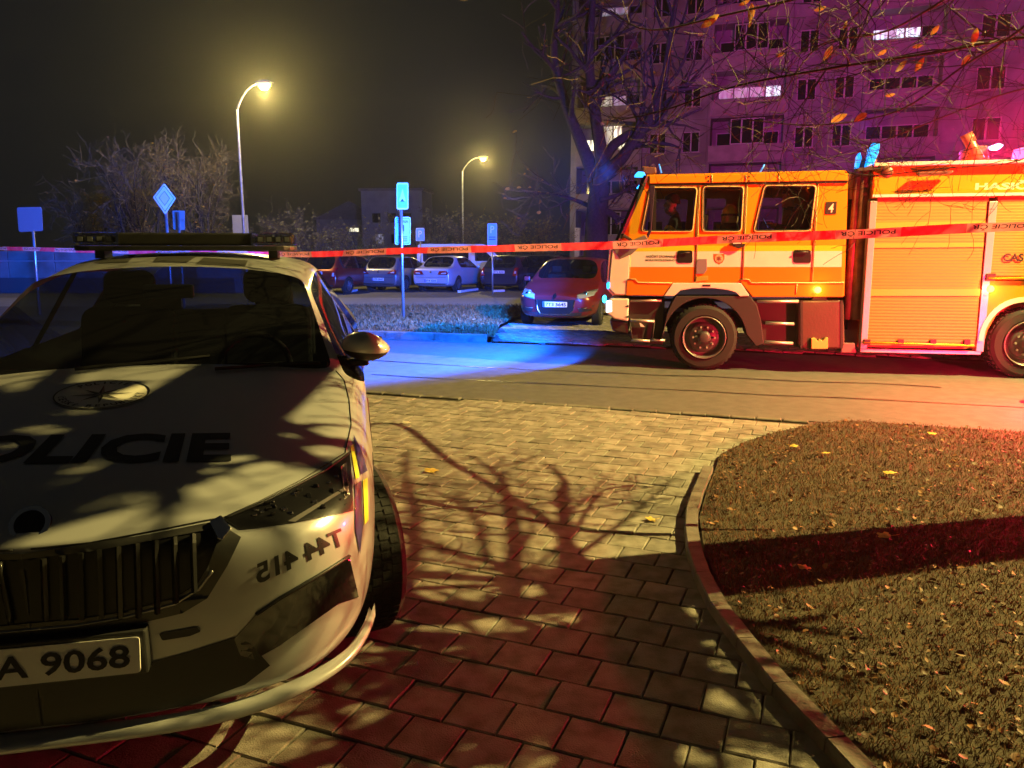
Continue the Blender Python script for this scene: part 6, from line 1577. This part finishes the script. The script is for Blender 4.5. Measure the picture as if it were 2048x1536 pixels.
def inT(x, y, z): return truck.matrix_world @ Vector((x, y, z))
YAW = pi - TA                       # facing the front of the engine
hx, hz = tp(1338, 409, .42); 
def band(root, a_, b_, t, r0): p = Vector(a_).lerp(Vector(b_), t); d = (Vector(b_) - Vector(a_)).normalized(); q = MB(); q.tube([p - d * .03, p + d * .03], r0, 12, False); return q.build('reflective_band', hivis, root, True)
Jd = dict(chest=(.03, 0, .42), neck=(.04, 0, .56), head=(.09, 0, .70), face=(1, .1, -.05), elbow_l=(.16, .27, .24), wrist_l=(.40, .22, .30), elbow_r=(.12, -.28, .26), wrist_r=(.38, -.2, .30))
d1 = person('driver in dark uniform with yellow bands at the front side window', inT(hx + .12, .42, hz - .70), YAW, Jd)
band(d1, Jd['elbow_l'], Jd['wrist_l'], .78, .052); band(d1, (.03, .19, .48), Jd['elbow_l'], .55, .078); band(d1, Jd['elbow_r'], Jd['wrist_r'], .78, .052)
hx, hz = tp(1578, 398, .6)
Jp = dict(chest=(.10, 0, .40), neck=(.16, 0, .53), head=(.24, 0, .64), face=(1, .1, -.45), elbow_l=(.20, .28, .20), wrist_l=(.42, .18, .28), elbow_r=(.2, -.27, .2), wrist_r=(.42, -.1, .28))
d2 = person('crew member in dark clothes bent over a phone at the rear side window', inT(hx + .24, .6, hz - .64), YAW, Jp)
ph = MB().box((0, 0, 0), (.012, .075, .15)).build('phone', mat('phone_black', (.01, .01, .012), .2), None, False, .006); ph.location = d2.matrix_world @ Vector((0, 0, 0)); bpy.context.view_layer.update()
ph.location = d2.matrix_world @ Vector((.55, .06, .31)); ph.rotation_euler = (0, .5, YAW); tag(ph, 'phone held by the crew member at the rear side window', 'phone')
MB().box((-.008, 0, 0), (.003, .068, .14)).build('screen', emitmat('phone_screen', (.35, .4, .9), .5), ph)
# helmet on the middle seat
hx, hz = tp(1460, 428, .22); hp_ = inT(hx, .22, hz)
hel = empty('helmet', hp_, -TA); tag(hel, 'yellow firefighter helmet with pale neck flap behind the middle side window', 'helmet')
q = MB(); n, k = 8, 20
for i in range(n + 1):
    t = pi / 2 * i / n
    for j in range(k): a_ = 2 * pi * j / k; q.v.append(Vector((cos(a_) * sin(t) * .105, sin(a_) * sin(t) * .125, cos(t) * .13)))
for i in range(n):
    for j in range(k): q.face((i * k + j, i * k + (j + 1) % k, (i + 1) * k + (j + 1) % k, (i + 1) * k + j))
q.build('shell', mat('helmet_yellow', (.78, .72, .04), .3, coat=.5), hel, True)
MB().lathe([(.108, 0), (.125, -.015), (.118, -.03)], (0, 0, 0), (1, 0, 0), (0, 1.15, 0), (0, 0, 1), 20).build('brim', plastic, hel, True)
MB().lathe([(.108, -.01), (.115, -.07), (.105, -.12)], (0, 0, 0), (1, 0, 0), (0, 1.1, 0), (0, 0, 1), 20).build('neck_flap', mat('flap_tan', (.42, .30, .18), .8), hel, True)
MB().box((0, 0, -.2), (.24, .2, .16)).build('chin_guard', mat('guard_dark', (.03, .02, .02), .7), hel, False, .05)
tpp('seat_label', [(1432, 448), (1468, 449), (1467, 459), (1432, 458)], .32, .01, mat('label_tan', (.5, .38, .2), .5))

# ================================================================== second police car, added out of view to carry the red light
p2 = copy_tree(pol); p2.location = (10.9, 8.1, 0); p2.rotation_euler = (0, 0, radians(102))
tag(p2, 'second police car added beyond the right edge to carry the red light at its rear', 'police car')
RP = Vector((5.55, 7.75, 1.3))
bpy.context.view_layer.update()
for o in list(p2.children_recursive):
    if o.type == 'LIGHT': bpy.data.objects.remove(o)
redled = emitmat('red_led_lit', (1.0, .02, .05), 30)
lb2 = [c for c in p2.children if c.name.startswith('lightbar')][0]
for c in list(lb2.children):
    if c.name.startswith('rear_led'): c.data = c.data.copy(); c.data.materials[0] = redled
wl = MB().box((0, 4.82, .58), (.9, .05, .08)).build('added_rear_lamp', redled, p2, False, .01)  # red lamp bar added low at the rear so the grass turns red
RL2 = lamp('added_rear_red', (0, 5.0, .58), POWER['red'], RED, .06, parent=p2)

# ================================================================== night air
hz_ = MB().box((0, 60, 14.5), (300, 200, 33.5)).build('haze', mat('haze_tmp', (1, 1, 1)))
hm = bpy.data.materials.new('night_haze'); hm.use_nodes = True; t = hm.node_tree; t.nodes.clear()
o_ = t.nodes.new('ShaderNodeOutputMaterial'); pv_ = t.nodes.new('ShaderNodeVolumePrincipled'); pv_.inputs['Color'].default_value = (.9, .9, .9, 1); pv_.inputs['Density'].default_value = .0012; pv_.inputs['Anisotropy'].default_value = .86
t.links.new(pv_.outputs[0], o_.inputs['Volume']); hz_.data.materials.clear(); hz_.data.materials.append(hm); tag(hz_, kind='stuff')
